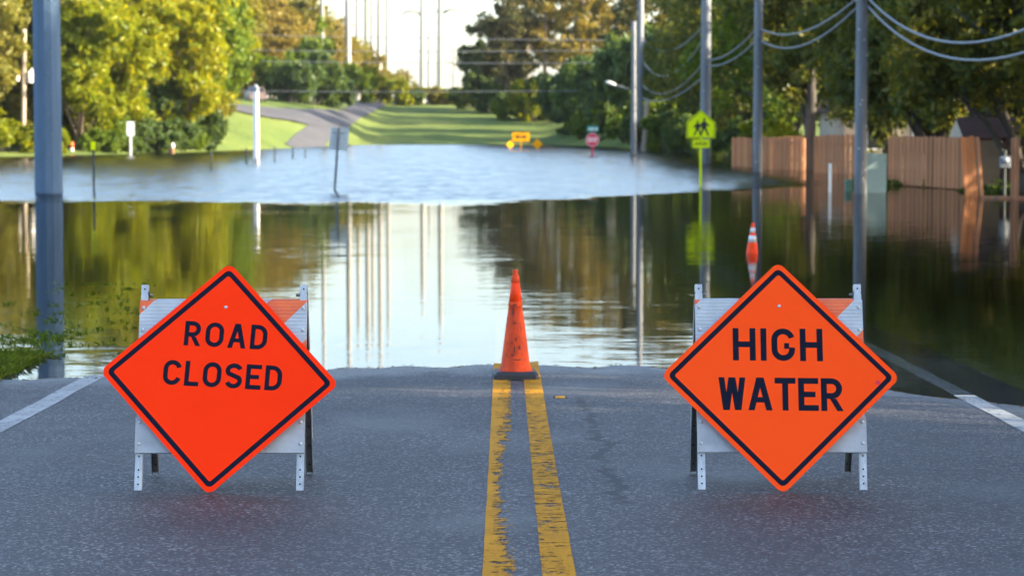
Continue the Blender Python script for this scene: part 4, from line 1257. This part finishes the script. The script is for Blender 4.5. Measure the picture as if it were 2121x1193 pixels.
for px, py, w_, h_, lab in ((1136, 213, 0.85, 0.95, 'taller of two pale boxes at the top of the grassy slope'), (1158, 215, 0.75, 0.6, 'lower of two pale boxes beside the overgrown slope')):
    A = on_ground(px, py, 250)
    t = thing('pale_box', lab, 'box', (A.x, A.y, float(ground_z(A.x, A.y)) - 0.05), R(15), 'pale boxes on the rise')
    MB().bevel_box((0, 0, h_ / 2), (w_, 0.6, h_), 0.05).build('body', 'white_post', t)
    MB().bevel_box((0, 0, h_ + 0.06), (w_ + 0.06, 0.66, 0.12), 0.04).build('lid', 'cone_white', t)

# ------------------------------------------------------------------ trees and shrubs
def leaves(rng, centres, radii, per, size, flat=1.0, shell=0.55):
    """small leaf-shaped quads scattered through clumps"""
    n = len(centres)
    c = np.repeat(centres, per, 0); r = np.repeat(radii, per)
    d = rng.normal(size=(n * per, 3)); d /= np.linalg.norm(d, axis=1)[:, None]
    rad = r * (shell + (1 - shell) * rng.random(n * per)) ** 1.0 * (0.35 + 0.65 * rng.random(n * per) ** 0.45)
    p = c + d * rad[:, None] * np.array([1, 1, flat])
    a = rng.normal(size=p.shape); a /= np.linalg.norm(a, axis=1)[:, None]
    b_ = rng.normal(size=p.shape); b_ -= a * (a * b_).sum(1)[:, None]; b_ /= np.linalg.norm(b_, axis=1)[:, None]
    s_ = size * (0.6 + 0.8 * rng.random(len(p)))
    a *= s_[:, None]; b_ *= (s_ * 0.42)[:, None]
    bend = np.cross(a, b_); bend /= np.linalg.norm(bend, axis=1)[:, None]; bend *= (s_ * 0.18)[:, None]
    v = np.stack([p - a, p + b_ + bend, p + a, p - b_ + bend], 1).reshape(-1, 3)
    q = np.arange(len(p) * 4).reshape(-1, 4)
    return v, q
def tree_parts(seed, h, rx, rz, cz, lobes, clumps, per, leaf, trunk_r, kind='broad'):
    rng = np.random.default_rng(seed)
    lc = []
    while len(lc) < lobes:
        d = rng.uniform(-1, 1, 3)
        if np.linalg.norm(d) < 1:
            lc.append(d * np.array([rx, rx, rz]) * 0.78)
    lc = np.array(lc); lc[:, 2] += cz
    if kind == 'pine':
        lc[:, 2] = cz + rz * np.linspace(-0.9, 1, lobes)
        sp = rx * (1.0 - 0.75 * np.linspace(0, 1, lobes) ** 1.5)
        an = rng.uniform(0, 6.28, lobes)
        lc[:, 0] = np.cos(an) * sp * rng.uniform(.3, .8, lobes); lc[:, 1] = np.sin(an) * sp * rng.uniform(.3, .8, lobes)
    lr = rng.uniform(0.18, 0.50, lobes) * rx * (0.80 if kind == 'pine' else 1.0)
    cc, cr = [], []
    for c, r in zip(lc, lr):
        m = clumps
        d = rng.normal(size=(m, 3)); d /= np.linalg.norm(d, axis=1)[:, None]
        cc.append(c + d * r * (0.45 + 0.6 * rng.random(m))[:, None] * np.array([1, 1, 0.62 if kind == 'pine' else 0.8]))
        cr.append(rng.uniform(0.22, 0.42, m) * r * 1.25)
    cc = np.concatenate(cc); cr = np.concatenate(cr)
    v, q = leaves(rng, cc, cr, per, leaf, 0.8)
    crown = mesh_np('crown', v, q)
    mb = MB()
    top = (rng.uniform(-.3, .3), rng.uniform(-.3, .3), cz + rz * (0.85 if kind == 'pine' else 0.35))
    pts = [Vector((0, 0, -0.6)), Vector((rng.uniform(-.1, .1), 0, 0.4)), Vector((top[0] * .3 + rng.uniform(-.2, .2), top[1] * .3, top[2] * 0.35)), Vector((top[0] * .7 + rng.uniform(-.3, .3), top[1] * .7, top[2] * 0.7)), Vector(top)]
    mb.tube(pts, [trunk_r * 1.35, trunk_r * 1.05, trunk_r * 0.85, trunk_r * 0.6, trunk_r * 0.2], 10)
    for i, (c, r) in enumerate(zip(lc, lr)):
        f = min(0.92, max(0.25, (c[2] - rz * 0.4) / top[2]))
        k = f * 4; j = int(min(3, k)); st = pts[j].lerp(pts[j + 1], k - j)
        if kind == 'pine': st.z = c[2] - 0.3
        e = Vector(c); mid = st.lerp(e, 0.5) + Vector((0, 0, 0.12 * (e - st).length))
        mb.tube([st, mid, e], [trunk_r * 0.38, trunk_r * 0.24, trunk_r * 0.07], 6)
    tr = bpy.data.meshes.new('trunk'); tr.from_pydata(mb.v, [], mb.f)
    tr.polygons.foreach_set('use_smooth', [True] * len(tr.polygons))
    return tr, crown
def shrub_parts(seed, r, h, lobes, clumps, per, leaf):
    rng = np.random.default_rng(seed)
    a = rng.uniform(0, 6.28, lobes); d = rng.random(lobes) ** .5 * r * 0.7
    lc = np.stack([np.cos(a) * d, np.sin(a) * d, h * rng.uniform(0.12, 0.72, lobes)], 1)
    lr = rng.uniform(0.3, 0.5, lobes) * r * 0.8
    cc, cr = [], []
    for c, q_ in zip(lc, lr):
        e = rng.normal(size=(clumps, 3)); e /= np.linalg.norm(e, axis=1)[:, None]
        cc.append(c + e * q_ * (0.5 + 0.55 * rng.random(clumps))[:, None]); cr.append(rng.uniform(0.25, 0.45, clumps) * q_ * 1.2)
    cc = np.concatenate(cc); cc[:, 2] = np.abs(cc[:, 2])
    v, q = leaves(rng, cc, np.concatenate(cr), per, leaf, 0.85)
    fo = mesh_np('foliage', v, q)
    mb = MB()
    for c in lc[:7]:
        mb.tube([(c[0] * .15, c[1] * .15, -0.4), (c[0] * .6, c[1] * .6, c[2] * .5), tuple(c)], [0.07, 0.05, 0.02], 6)
    st = bpy.data.meshes.new('stems'); st.from_pydata(mb.v, [], mb.f)
    return st, fo

KIND = {
    'oak': [tree_parts(11 + i, 12, 5.6, 5.7, 6.9, 34, 15, 100, 0.16, 0.42) for i in range(3)],
    'straight': [tree_parts(14, 12, 4.6, 4.6, 8.6, 20, 16, 110, 0.17, 0.30)],
    'broad': [tree_parts(31 + i, 12, 4.8, 6.2, 6.4, 36, 13, 62, 0.21, 0.26) for i in range(4)],
    'tall': [tree_parts(51 + i, 16, 5.0, 7.4, 9.2, 32, 12, 52, 0.26, 0.30) for i in range(3)],
    'pine': [tree_parts(71 + i, 18, 5.2, 6.4, 11.6, 26, 10, 36, 0.24, 0.28, 'pine') for i in range(3)],
}
SHRUB = [shrub_parts(91 + i, 2.6, 3.4, 12, 12, 46, 0.19) for i in range(4)]
def tree(name, label, cat, kind, i, pos, scale, leaf, bark='bark', group=None, rz=0.0, sz=1.0):
    tr, cr = KIND[kind][i % len(KIND[kind])]
    t = thing(name, label, cat, pos, rz, group)
    t.scale = (scale, scale, scale * sz)
    link('trunk', tr, bark, t); link('crown', cr, leaf, t)
    return t
def shrub(label, i, pos, scale, leaf, group=None, rz=0.0, sz=1.0, name='shrub'):
    st, fo = SHRUB[i % 4]
    t = thing(name, label, 'shrub', pos, rz, group)
    t.scale = (scale, scale, scale * sz)
    link('stems', st, 'bark', t); link('foliage', fo, leaf, t)
    return t
def gpos(px, d, dz=0.0):
    p = at(px, 255, d)
    return Vector((p.x, d, float(ground_z(p.x, d)) + dz))
rng_t = random.Random(21)
names = ['first', 'second', 'third', 'fourth', 'fifth', 'sixth', 'seventh', 'eighth', 'ninth', 'tenth', 'eleventh', 'twelfth']
ordn = names + ['thirteenth', 'fourteenth', 'fifteenth', 'sixteenth', 'seventeenth', 'eighteenth', 'nineteenth', 'twentieth', 'twenty-first', 'twenty-second', 'twenty-third', 'twenty-fourth', 'twenty-fifth', 'twenty-sixth', 'twenty-seventh', 'twenty-eighth', 'twenty-ninth', 'thirtieth']

# left bank: sunlit trees
GL = 'sunlit trees on the near bank'
for px, d, sc, sz, kd, leaf, lab in (
        (-70, 160, 1.00, 1.0, 'broad', 'leaf_olive', 'olive tree cut off by the picture edge behind the wooden pole'),
        (20, 168, 1.05, 1.0, 'broad', 'leaf_olive', 'olive-green tree rising behind the wooden pole with transformers'),
        (95, 174, 1.05, 1.05, 'broad', 'leaf_green', 'green tree mostly hidden behind the thick blue-grey pole'),
        (165, 166, 1.00, 1.0, 'broad', 'leaf_yellow', 'bright yellow-green tree right beside the thick blue-grey pole'),
        (235, 176, 1.05, 1.05, 'broad', 'leaf_yellow', 'yellow-green tree above the small white sign'),
        (300, 184, 1.10, 1.1, 'tall', 'leaf_olive', 'tall olive tree with pale bare limbs behind the small white sign'),
        (360, 180, 0.95, 1.15, 'broad', 'leaf_yellow', 'yellow-green tree above the dark shrubs'),
        (415, 196, 1.02, 1.15, 'broad', 'leaf_green', 'fresh green tree at the end of the sunlit bank')):
    tree('bank_tree', lab, 'tree', kd, rng_t.randint(0, 3), gpos(px, d), sc, leaf, 'bark_pale', GL, rng_t.uniform(0, 6.28), sz)
for k, (px, d, sc, leaf) in enumerate(((-40, 186, 1.2, 'leaf_olive'), (60, 192, 1.15, 'leaf_green'), (140, 196, 1.2, 'leaf_olive'), (205, 200, 1.2, 'leaf_yellow'), (270, 206, 1.25, 'leaf_green'), (335, 210, 1.25, 'leaf_olive'), (395, 218, 1.2, 'leaf_yellow'), (440, 232, 1.15, 'leaf_olive'))):
    tree('bank_tree', 'back-row tree filling the sunlit bank, %s counting from the wooden pole' % ordn[k], 'tree', 'broad', k, gpos(px, d), sc, leaf, 'bark_pale', GL, rng_t.uniform(0, 6.28), 1.0)
for k, (px, d, sc) in enumerate(((-190, 166, 1.1), (-310, 172, 1.2), (-430, 168, 1.1), (-560, 174, 1.2), (-700, 170, 1.15), (-850, 176, 1.2), (-250, 190, 1.3), (-500, 195, 1.3))):
    tree('bank_tree', 'tree carrying on the sunlit bank beyond the picture edge', 'tree', 'broad', k, gpos(px, d), sc, ('leaf_olive', 'leaf_green', 'leaf_yellow')[k % 3], 'bark_pale', 'bank trees out of view', rng_t.uniform(0, 6.28), 1.0)
for px, d, sc, sz, leaf, lab in (
        (10, 158, 1.0, 0.75, 'leaf_yellow', 'low yellow shrub at the water edge by the wooden pole'),
        (70, 163, 0.8, 0.9, 'leaf_olive', 'olive shrub partly behind the thick blue-grey pole'),
        (150, 168, 0.9, 1.2, 'leaf_yellow', 'yellow shrub directly behind the low timber wall'),
        (225, 171, 0.95, 1.0, 'leaf_green', 'rounded green shrub just left of the small white sign'),
        (285, 174, 0.70, 0.8, 'leaf_green', 'bright green shrub touching the small white sign'),
        (320, 178, 1.15, 1.25, 'leaf_dark', 'large dark green shrub right of the small white sign'),
        (375, 184, 1.15, 1.2, 'leaf_dark', 'dark green shrub nearest the tall white post'),
        (415, 196, 1.0, 1.0, 'leaf_olive', 'olive shrub at the end of the sunlit bank'),
        (120, 172, 1.2, 1.5, 'leaf_yellow', 'tall yellow shrub behind the orange and white marker post'),
        (195, 174, 1.2, 1.3, 'leaf_yellow', 'yellow shrub behind the yellow-topped post'),
        (250, 177, 1.1, 1.2, 'leaf_green', 'green shrub filling in behind the small white sign'),
        (345, 174, 1.0, 0.9, 'leaf_dark', 'dark green shrub hanging over the brown and white stub post'),
        (300, 172, 0.9, 0.8, 'leaf_dark', 'low dark shrub dipping into the water right of the small white sign'),
        (400, 186, 1.0, 1.0, 'leaf_dark', 'dark shrub ending the bank before the sunlit lawn'),
        (40, 172, 1.3, 1.3, 'leaf_yellow', 'yellow-green shrub behind the wooden pole'),
        (-20, 165, 1.2, 1.2, 'leaf_olive', 'olive shrub at the very edge of the picture'),
        (340, 186, 1.4, 1.7, 'leaf_green', 'tall green shrub rising over the dark shrubs'),
        (452, 214, 0.8, 0.65, 'leaf_olive', 'low straggly shrub on the lawn beside the tall white post')):
    shrub(lab, rng_t.randint(0, 3), gpos(px, d), sc, leaf, 'shrubs on the near bank', rng_t.uniform(0, 6.28), sz)

for k, (px, leaf, sc) in enumerate(((85, 'leaf_yellow', .55), (118, 'leaf_yellow', .6), (205, 'leaf_green', .6), (238, 'leaf_green', .65), (262, 'leaf_dark', .6), (300, 'leaf_dark', .7), (330, 'leaf_dark', .75), (362, 'leaf_dark', .75), (392, 'leaf_green', .7), (418, 'leaf_dark', .7))):
    d = 150.0
    while float(ground_z(at(px, 255, d).x, d)) < 0.06: d += 0.5
    shrub('%s low shrub of the fringe trailing into the water on the sunlit bank' % ordn[k], k, gpos(px, d + 1.2, -0.15), sc, leaf, 'low shrubs along the bank', rng_t.uniform(0, 6.28), 0.9)

# golden wood on the rise, left of the power line
GG = 'golden wood on the rise'
spots = ((445, 262, 1.05, 'leaf_olive'), (490, 285, 1.05, 'leaf_gold'), (540, 300, 1.02, 'leaf_gold'), (585, 310, 1.0, 'leaf_gold'), (622, 322, 0.92, 'leaf_olive'),
         (655, 330, 0.80, 'leaf_gold'), (690, 345, 0.72, 'leaf_gold'), (725, 370, 0.68, 'leaf_olive'), (765, 400, 0.60, 'leaf_gold'), (800, 430, 0.55, 'leaf_olive'), (832, 470, 0.48, 'leaf_gold'), (862, 520, 0.38, 'leaf_olive'))
for k, (px, d, sc, leaf) in enumerate(spots):
    tree('wood_tree', 'golden-olive tree of the wood on the rise, %s from the sunlit bank towards the pylons' % names[k], 'tree', 'tall', k, gpos(px, d), sc, leaf, 'bark_pale', GG, rng_t.uniform(0, 6.28), 0.98)
for k, (px, d, sc, leaf) in enumerate(((465, 310, 1.15, 'leaf_olive'), (515, 325, 1.15, 'leaf_gold'), (562, 335, 1.12, 'leaf_olive'), (605, 345, 1.08, 'leaf_gold'), (640, 360, 0.95, 'leaf_olive'), (675, 375, 0.85, 'leaf_gold'), (710, 400, 0.78, 'leaf_gold'), (745, 430, 0.72, 'leaf_olive'))):
    tree('wood_tree', 'golden tree in the back row of the wood, %s from the sunlit bank' % names[k], 'tree', 'tall', k + 1, gpos(px, d), sc, leaf, 'bark_pale', GG, rng_t.uniform(0, 6.28), 1.0)
for px, d, sc, sz, leaf, lab in (
        (500, 262, 0.9, 1.0, 'leaf_gold', 'golden shrub beside the tall pale panel'),
        (572, 268, 1.35, 1.2, 'leaf_green', 'green shrub behind the parked car'),
        (600, 262, 1.3, 1.15, 'leaf_dark', 'dark rounded shrub above the path, just right of the parked car'),
        (645, 264, 1.5, 1.2, 'leaf_dark', 'broad dark shrub above the fork of the path'),
        (690, 270, 1.2, 1.2, 'leaf_dark', 'dark shrub spilling towards the upper path'),
        (640, 285, 1.5, 1.7, 'leaf_green', 'tall green shrub rising behind the dark path shrubs'),
        (735, 300, 1.2, 1.25, 'leaf_green', 'green shrub at the feet of the second distant pole'),
        (775, 310, 1.2, 1.2, 'leaf_yellow', 'yellow-green shrub at the feet of the broadest distant pole'),
        (815, 318, 1.0, 1.1, 'leaf_yellow', 'yellow shrub at the feet of the last distant pole'),
        (850, 322, 1.05, 0.75, 'leaf_dark', 'low dark shrub where the path leaves the grass'),
        (885, 326, 1.1, 0.7, 'leaf_olive', 'low olive shrub under the first pylon'),
        (920, 328, 1.1, 0.7, 'leaf_dark', 'low dark shrub under the second pylon'),
        (952, 326, 1.0, 0.75, 'leaf_yellow', 'low yellowish shrub at the edge of the pines')):
    shrub(lab, rng_t.randint(0, 3), gpos(px, d), sc, leaf, 'shrubs on the rise', rng_t.uniform(0, 6.28), sz)

# pines and undergrowth right of the power line
GP = 'tall pines behind the overgrown slope'
for k, (px, d, sc, kd, leaf) in enumerate(((1012, 300, 0.78, 'tall', 'leaf_dark'), (1050, 290, 0.95, 'tall', 'leaf_pine'), (1092, 305, 0.98, 'pine', 'leaf_pine'), (1128, 290, 1.0, 'pine', 'leaf_gold'), (1165, 300, 1.0, 'pine', 'leaf_pine'),
                                  (1205, 280, 0.98, 'pine', 'leaf_gold'), (1245, 290, 1.0, 'pine', 'leaf_pine'), (1290, 270, 1.0, 'pine', 'leaf_gold'), (1335, 262, 1.02, 'pine', 'leaf_pine'), (1385, 250, 1.0, 'pine', 'leaf_gold'), (1430, 240, 1.0, 'tall', 'leaf_dark'))):
    tree('pine_tree', 'tall airy tree on the skyline, %s counting from the open sky towards the lime sign' % names[k], 'tree', kd, k, gpos(px, d), sc, leaf, 'bark_pale', GP, rng_t.uniform(0, 6.28))
spots = ((975, 306, 1.2, 1.0, 'leaf_dark'), (1010, 296, 1.4, 1.1, 'leaf_dark'), (1050, 292, 1.4, 1.0, 'leaf_dark'), (1100, 274, 1.1, 1.5, 'leaf_yellow'), (1070, 278, 1.2, 0.8, 'leaf_green'), (1135, 276, 1.4, 1.1, 'leaf_dark'), (1180, 268, 1.6, 1.3, 'leaf_dark'),
         (1200, 255, 1.5, 1.5, 'leaf_green'), (1225, 246, 1.6, 1.2, 'leaf_dark'), (1185, 244, 1.2, 0.9, 'leaf_dark'), (1215, 236, 1.1, 0.8, 'leaf_green'), (1260, 236, 1.6, 1.5, 'leaf_dark'), (1255, 226, 1.2, 0.8, 'leaf_green'), (1300, 226, 1.6, 1.6, 'leaf_dark'),
         (1300, 214, 1.1, 0.8, 'leaf_green'), (1345, 216, 1.6, 1.6, 'leaf_dark'), (1350, 204, 1.2, 0.9, 'leaf_green'), (1390, 206, 1.6, 1.6, 'leaf_dark'), (1400, 192, 1.2, 1.0, 'leaf_green'), (1435, 196, 1.6, 1.6, 'leaf_dark'), (1450, 182, 1.2, 1.0, 'leaf_dark'), (1480, 186, 1.6, 1.6, 'leaf_dark'), (1500, 172, 1.3, 1.1, 'leaf_dark'), (1530, 160, 1.4, 1.5, 'leaf_dark'))
spots += ((1345, 196, 1.0, 0.9, 'leaf_dark'), (1390, 184, 1.0, 0.9, 'leaf_green'), (1425, 176, 1.0, 0.9, 'leaf_dark'), (1462, 168, 1.0, 1.0, 'leaf_dark'), (1498, 158, 1.0, 1.1, 'leaf_green'), (1525, 146, 0.9, 1.0, 'leaf_dark'))
tone = {'leaf_dark': 'dark green', 'leaf_green': 'mid green', 'leaf_yellow': 'bright yellow'}
for k, (px, d, sc, sz, leaf) in enumerate(spots):
    shrub('%s shrub of the overgrown slope, %s' % (tone[leaf], ('%s from the pylons towards the lime sign' % ordn[k]) if k < 24 else ('%s along its foot by the street lamp' % ordn[k - 24])), k, gpos(px, d), sc, leaf, 'shrubs of the overgrown slope', rng_t.uniform(0, 6.28), sz, 'slope_shrub')

# right verge: live oaks over the fence
GO = 'live oaks over the board fence'
for px, d, sc, sz, leaf, lab in (
        (1500, 176, 1.05, 1.0, 'leaf_oak', 'dark oak rising beside the stout pole of the lime sign'),
        (1550, 156, 1.05, 1.0, 'leaf_oak', 'dark oak rising behind the far end of the board fence'),
        (1620, 140, 1.05, 1.0, 'leaf_green', 'yellow-flecked oak above the far fence sections'),
        (1676, 114, 0.95, 1.0, 'leaf_oak', 'oak whose straight trunk stands in the water before the fence'),
        (1760, 124, 1.05, 1.0, 'leaf_oak', 'dark oak above the house roof behind the near pole'),
        (1850, 104, 1.0, 1.0, 'leaf_oak', 'dark oak behind the hedge and the teal sheet'),
        (1945, 97, 1.0, 1.0, 'leaf_oak', 'oak hanging low over the long fence section'),
        (2050, 90, 1.0, 1.0, 'leaf_oak', 'oak standing behind the small shed'),
        (2135, 76, 0.95, 1.0, 'leaf_oak', 'big oak with a thick dark trunk at the picture edge')):
    p = at(px, 255, d)
    tree('live_oak', lab, 'tree', 'straight' if 'straight' in lab else 'oak', rng_t.randint(0, 2), (p.x, d, -0.5), sc, leaf, 'bark', GO, rng_t.uniform(0, 6.28), sz)
for x_, y_, sc in ((24, 80, 1.1), (20.5, 62, 1.05), (27, 66, 1.2), (18.5, 50, 1.0), (25, 48, 1.2), (17.5, 38, 1.0), (24.5, 36, 1.15), (18.5, 29, 1.0), (26, 21.5, 1.1), (32, 40, 1.3), (33, 56, 1.3), (19, 20.2, 1.0), (19, 10.2, 1.0), (26, 7.0, 1.1), (20, -7, 1.1), (27, -5, 1.2)):
    tree('live_oak', 'oak of the shady row beyond the picture edge on the fence side', 'tree', 'oak', rng_t.randint(0, 2), (x_, y_, -0.5), sc, 'leaf_oak', 'bark', 'shady oaks out of view', rng_t.uniform(0, 6.28), 1.4)
for px, d, sc, sz, leaf, lab in ((1815, 84, 0.36, 0.62, 'leaf_green', 'clipped green hedge showing above the teal sheet'), (1625, 121, 0.85, 0.85, 'leaf_yellow', 'yellow-green shrub peeping over the fence beside the trunk'),
                             (1590, 128, 0.9, 1.0, 'leaf_yellow', 'yellowish shrub over the fence next to the utility pole'), (2060, 76, 0.42, 0.45, 'leaf_dark', 'dark shrub under the meter in the fence gap'), (1960, 82, 0.35, 0.62, 'leaf_green', 'small green shrub between the fence and the shed gable')):
    p = at(px, 255, d)
    shrub(lab, rng_t.randint(0, 3), (p.x, d, -0.3), sc, leaf, 'shrubs at the board fence', rng_t.uniform(0, 6.28), sz)

# ------------------------------------------------------------------ grass on the verge, weeds in the shallows, litter
def blades(name, pts, hmin, hmax, wd, mat, seed, lean=0.5):
    rng = np.random.default_rng(seed)
    n = len(pts)
    a = rng.uniform(0, 6.283, n); h = rng.uniform(hmin, hmax, n)
    d = np.stack([np.cos(a), np.sin(a), np.zeros(n)], 1)
    s_ = np.stack([-np.sin(a), np.cos(a), np.zeros(n)], 1) * (wd * rng.uniform(.6, 1.3, n))[:, None]
    ln = rng.uniform(0.1, lean, n)[:, None]
    upv = np.array([0, 0, 1.0])
    p1 = pts + upv * (h * 0.55)[:, None] + d * ln * h[:, None] * 0.35
    p2 = pts + upv * (h * (1 - 0.3 * ln[:, 0]))[:, None] + d * ln * h[:, None]
    v = np.stack([pts - s_, pts + s_, p1 + s_ * .7, p2, p1 - s_ * .7], 1).reshape(-1, 3)
    q = np.arange(n * 5).reshape(-1, 5)
    return link(name, mesh_np(name, v, q), mat)
rng = np.random.default_rng(4)
n = 9000
x = -4.18 - np.abs(rng.normal(0, 0.55, n)); y = rng.uniform(15.5, 22.6, n)
keep = (np.sin(x * 3 + y * 1.1) * np.sin(y * 2.3 - x) > -0.75) & (x > -6.5)
x, y = x[keep], y[keep]
z = ground_z(x, y)
k2 = z > -0.10
o = blades('grass', np.stack([x, y, z], 1)[k2], 0.035, 0.12, 0.006, 'blade', 5, 0.9)
tag(o, 'short green grass along the edge of the asphalt', 'grass', kind='stuff')
# loose clumps and weeds standing in the shallow water
pts = []
for _ in range(170):
    yy = rng.uniform(22, 33); xx = -3.55 - 0.10 * (yy - 22) - np.abs(rng.normal(0, 1.0))
    if rng.random() < 0.35: yy = rng.normal(24.2, 0.5); xx = rng.normal(-4.7, 0.25)
    m = rng.integers(3, 12)
    pts.append(np.stack([xx + rng.normal(0, .05, m), yy + rng.normal(0, .07, m), np.full(m, -0.01)], 1))
pts = np.concatenate(pts)
o = blades('weeds', pts, 0.015, 0.06, 0.007, 'blade', 8, 1.6)
tag(o, 'sparse weeds poking through the shallow water beside the verge', 'weeds', kind='stuff')
# leaves and grit on the asphalt
m = 260
x = rng.uniform(-4, 4, m); y = np.concatenate([rng.uniform(9.8, 20, 200), rng.uniform(17, 21, m - 200)])
z = road_surface(x, y) + 0.006
p = np.stack([x, y, z], 1)
ang = rng.uniform(0, 6.28, m); s_ = rng.uniform(0.004, 0.014, m)
a = np.stack([np.cos(ang), np.sin(ang), rng.uniform(-.15, .15, m)], 1) * s_[:, None]; b_ = np.stack([-np.sin(ang), np.cos(ang), rng.uniform(-.15, .15, m)], 1) * (s_ * .5)[:, None]
o = link('litter', mesh_np('litter', np.stack([p - a, p + b_, p + a, p - b_], 1).reshape(-1, 3), np.arange(m * 4).reshape(-1, 4)), 'dead_leaf')
tag(o, 'tiny dead leaves and grit scattered over the asphalt', 'litter', kind='stuff')

# twigs and leaves drifted against the long fence section
m = 260
A = at(1850, 300, 84.0); B = at(2010, 300, 77.4)
u = rng.random(m) ** 0.8
p = np.stack([A.x + (B.x - A.x) * u + rng.normal(0, .10, m), A.y + (B.y - A.y) * u - np.abs(rng.normal(0.25, .25, m)), np.full(m, 0.012)], 1)
ang = rng.uniform(0, 6.28, m); s_ = rng.uniform(0.03, 0.14, m)
a = np.stack([np.cos(ang), np.sin(ang), rng.uniform(-.1, .3, m)], 1) * s_[:, None]; b_ = np.stack([-np.sin(ang), np.cos(ang), rng.uniform(-.3, .6, m)], 1) * (s_ * .25)[:, None]
o = link('debris', mesh_np('debris', np.stack([p - a, p + b_, p + a, p - b_], 1).reshape(-1, 3), np.arange(m * 4).reshape(-1, 4)), 'dead_leaf')
tag(o, 'twigs and leaves drifted against the long board fence section', 'debris', kind='stuff')
# leaves, silt crumbs and grass bits washed up along the edge of the water on the road
m = 420
x = rng.uniform(-4.1, 4.1, m)
yy = np.linspace(15, 24, 900)
edge_y = np.array([yy[np.argmax(road_surface(np.full(900, v), yy) < 0.0)] for v in x])
y = edge_y - np.abs(rng.normal(0.05, 0.12, m)) + 0.05
z = np.maximum(road_surface(x, y), 0) + 0.004
p = np.stack([x, y, z], 1)
ang = rng.normal(0, 0.5, m); s_ = rng.uniform(0.006, 0.022, m)
a = np.stack([np.cos(ang), np.sin(ang), rng.uniform(-.1, .1, m)], 1) * s_[:, None]; b_ = np.stack([-np.sin(ang), np.cos(ang), rng.uniform(0, .5, m)], 1) * (s_ * .4)[:, None]
o = link('washed_up_litter', mesh_np('washed_up_litter', np.stack([p - a, p + b_, p + a, p - b_], 1).reshape(-1, 3), np.arange(m * 4).reshape(-1, 4)), 'dead_leaf')
tag(o, 'small leaves washed up where the water meets the asphalt', 'litter', kind='stuff')

# ------------------------------------------------------------------ evening haze over the flooded ground
hz = bpy.data.materials.new('haze')
hz.use_nodes = True
hz.node_tree.nodes.clear()
_o = hz.node_tree.nodes.new('ShaderNodeOutputMaterial')
_v = hz.node_tree.nodes.new('ShaderNodeVolumePrincipled')
_v.inputs['Color'].default_value = (0.95, 0.97, 1.0, 1)
_v.inputs['Density'].default_value = 0.00007
_v.inputs['Anisotropy'].default_value = 0.3
hz.node_tree.links.new(_v.outputs[0], _o.inputs['Volume'])
M['haze'] = hz
tag(MB().box((0, 1170, 24), (7000, 6600, 54)).build('haze', 'haze'), 'thin pale haze over the flooded land', 'haze', kind='stuff')
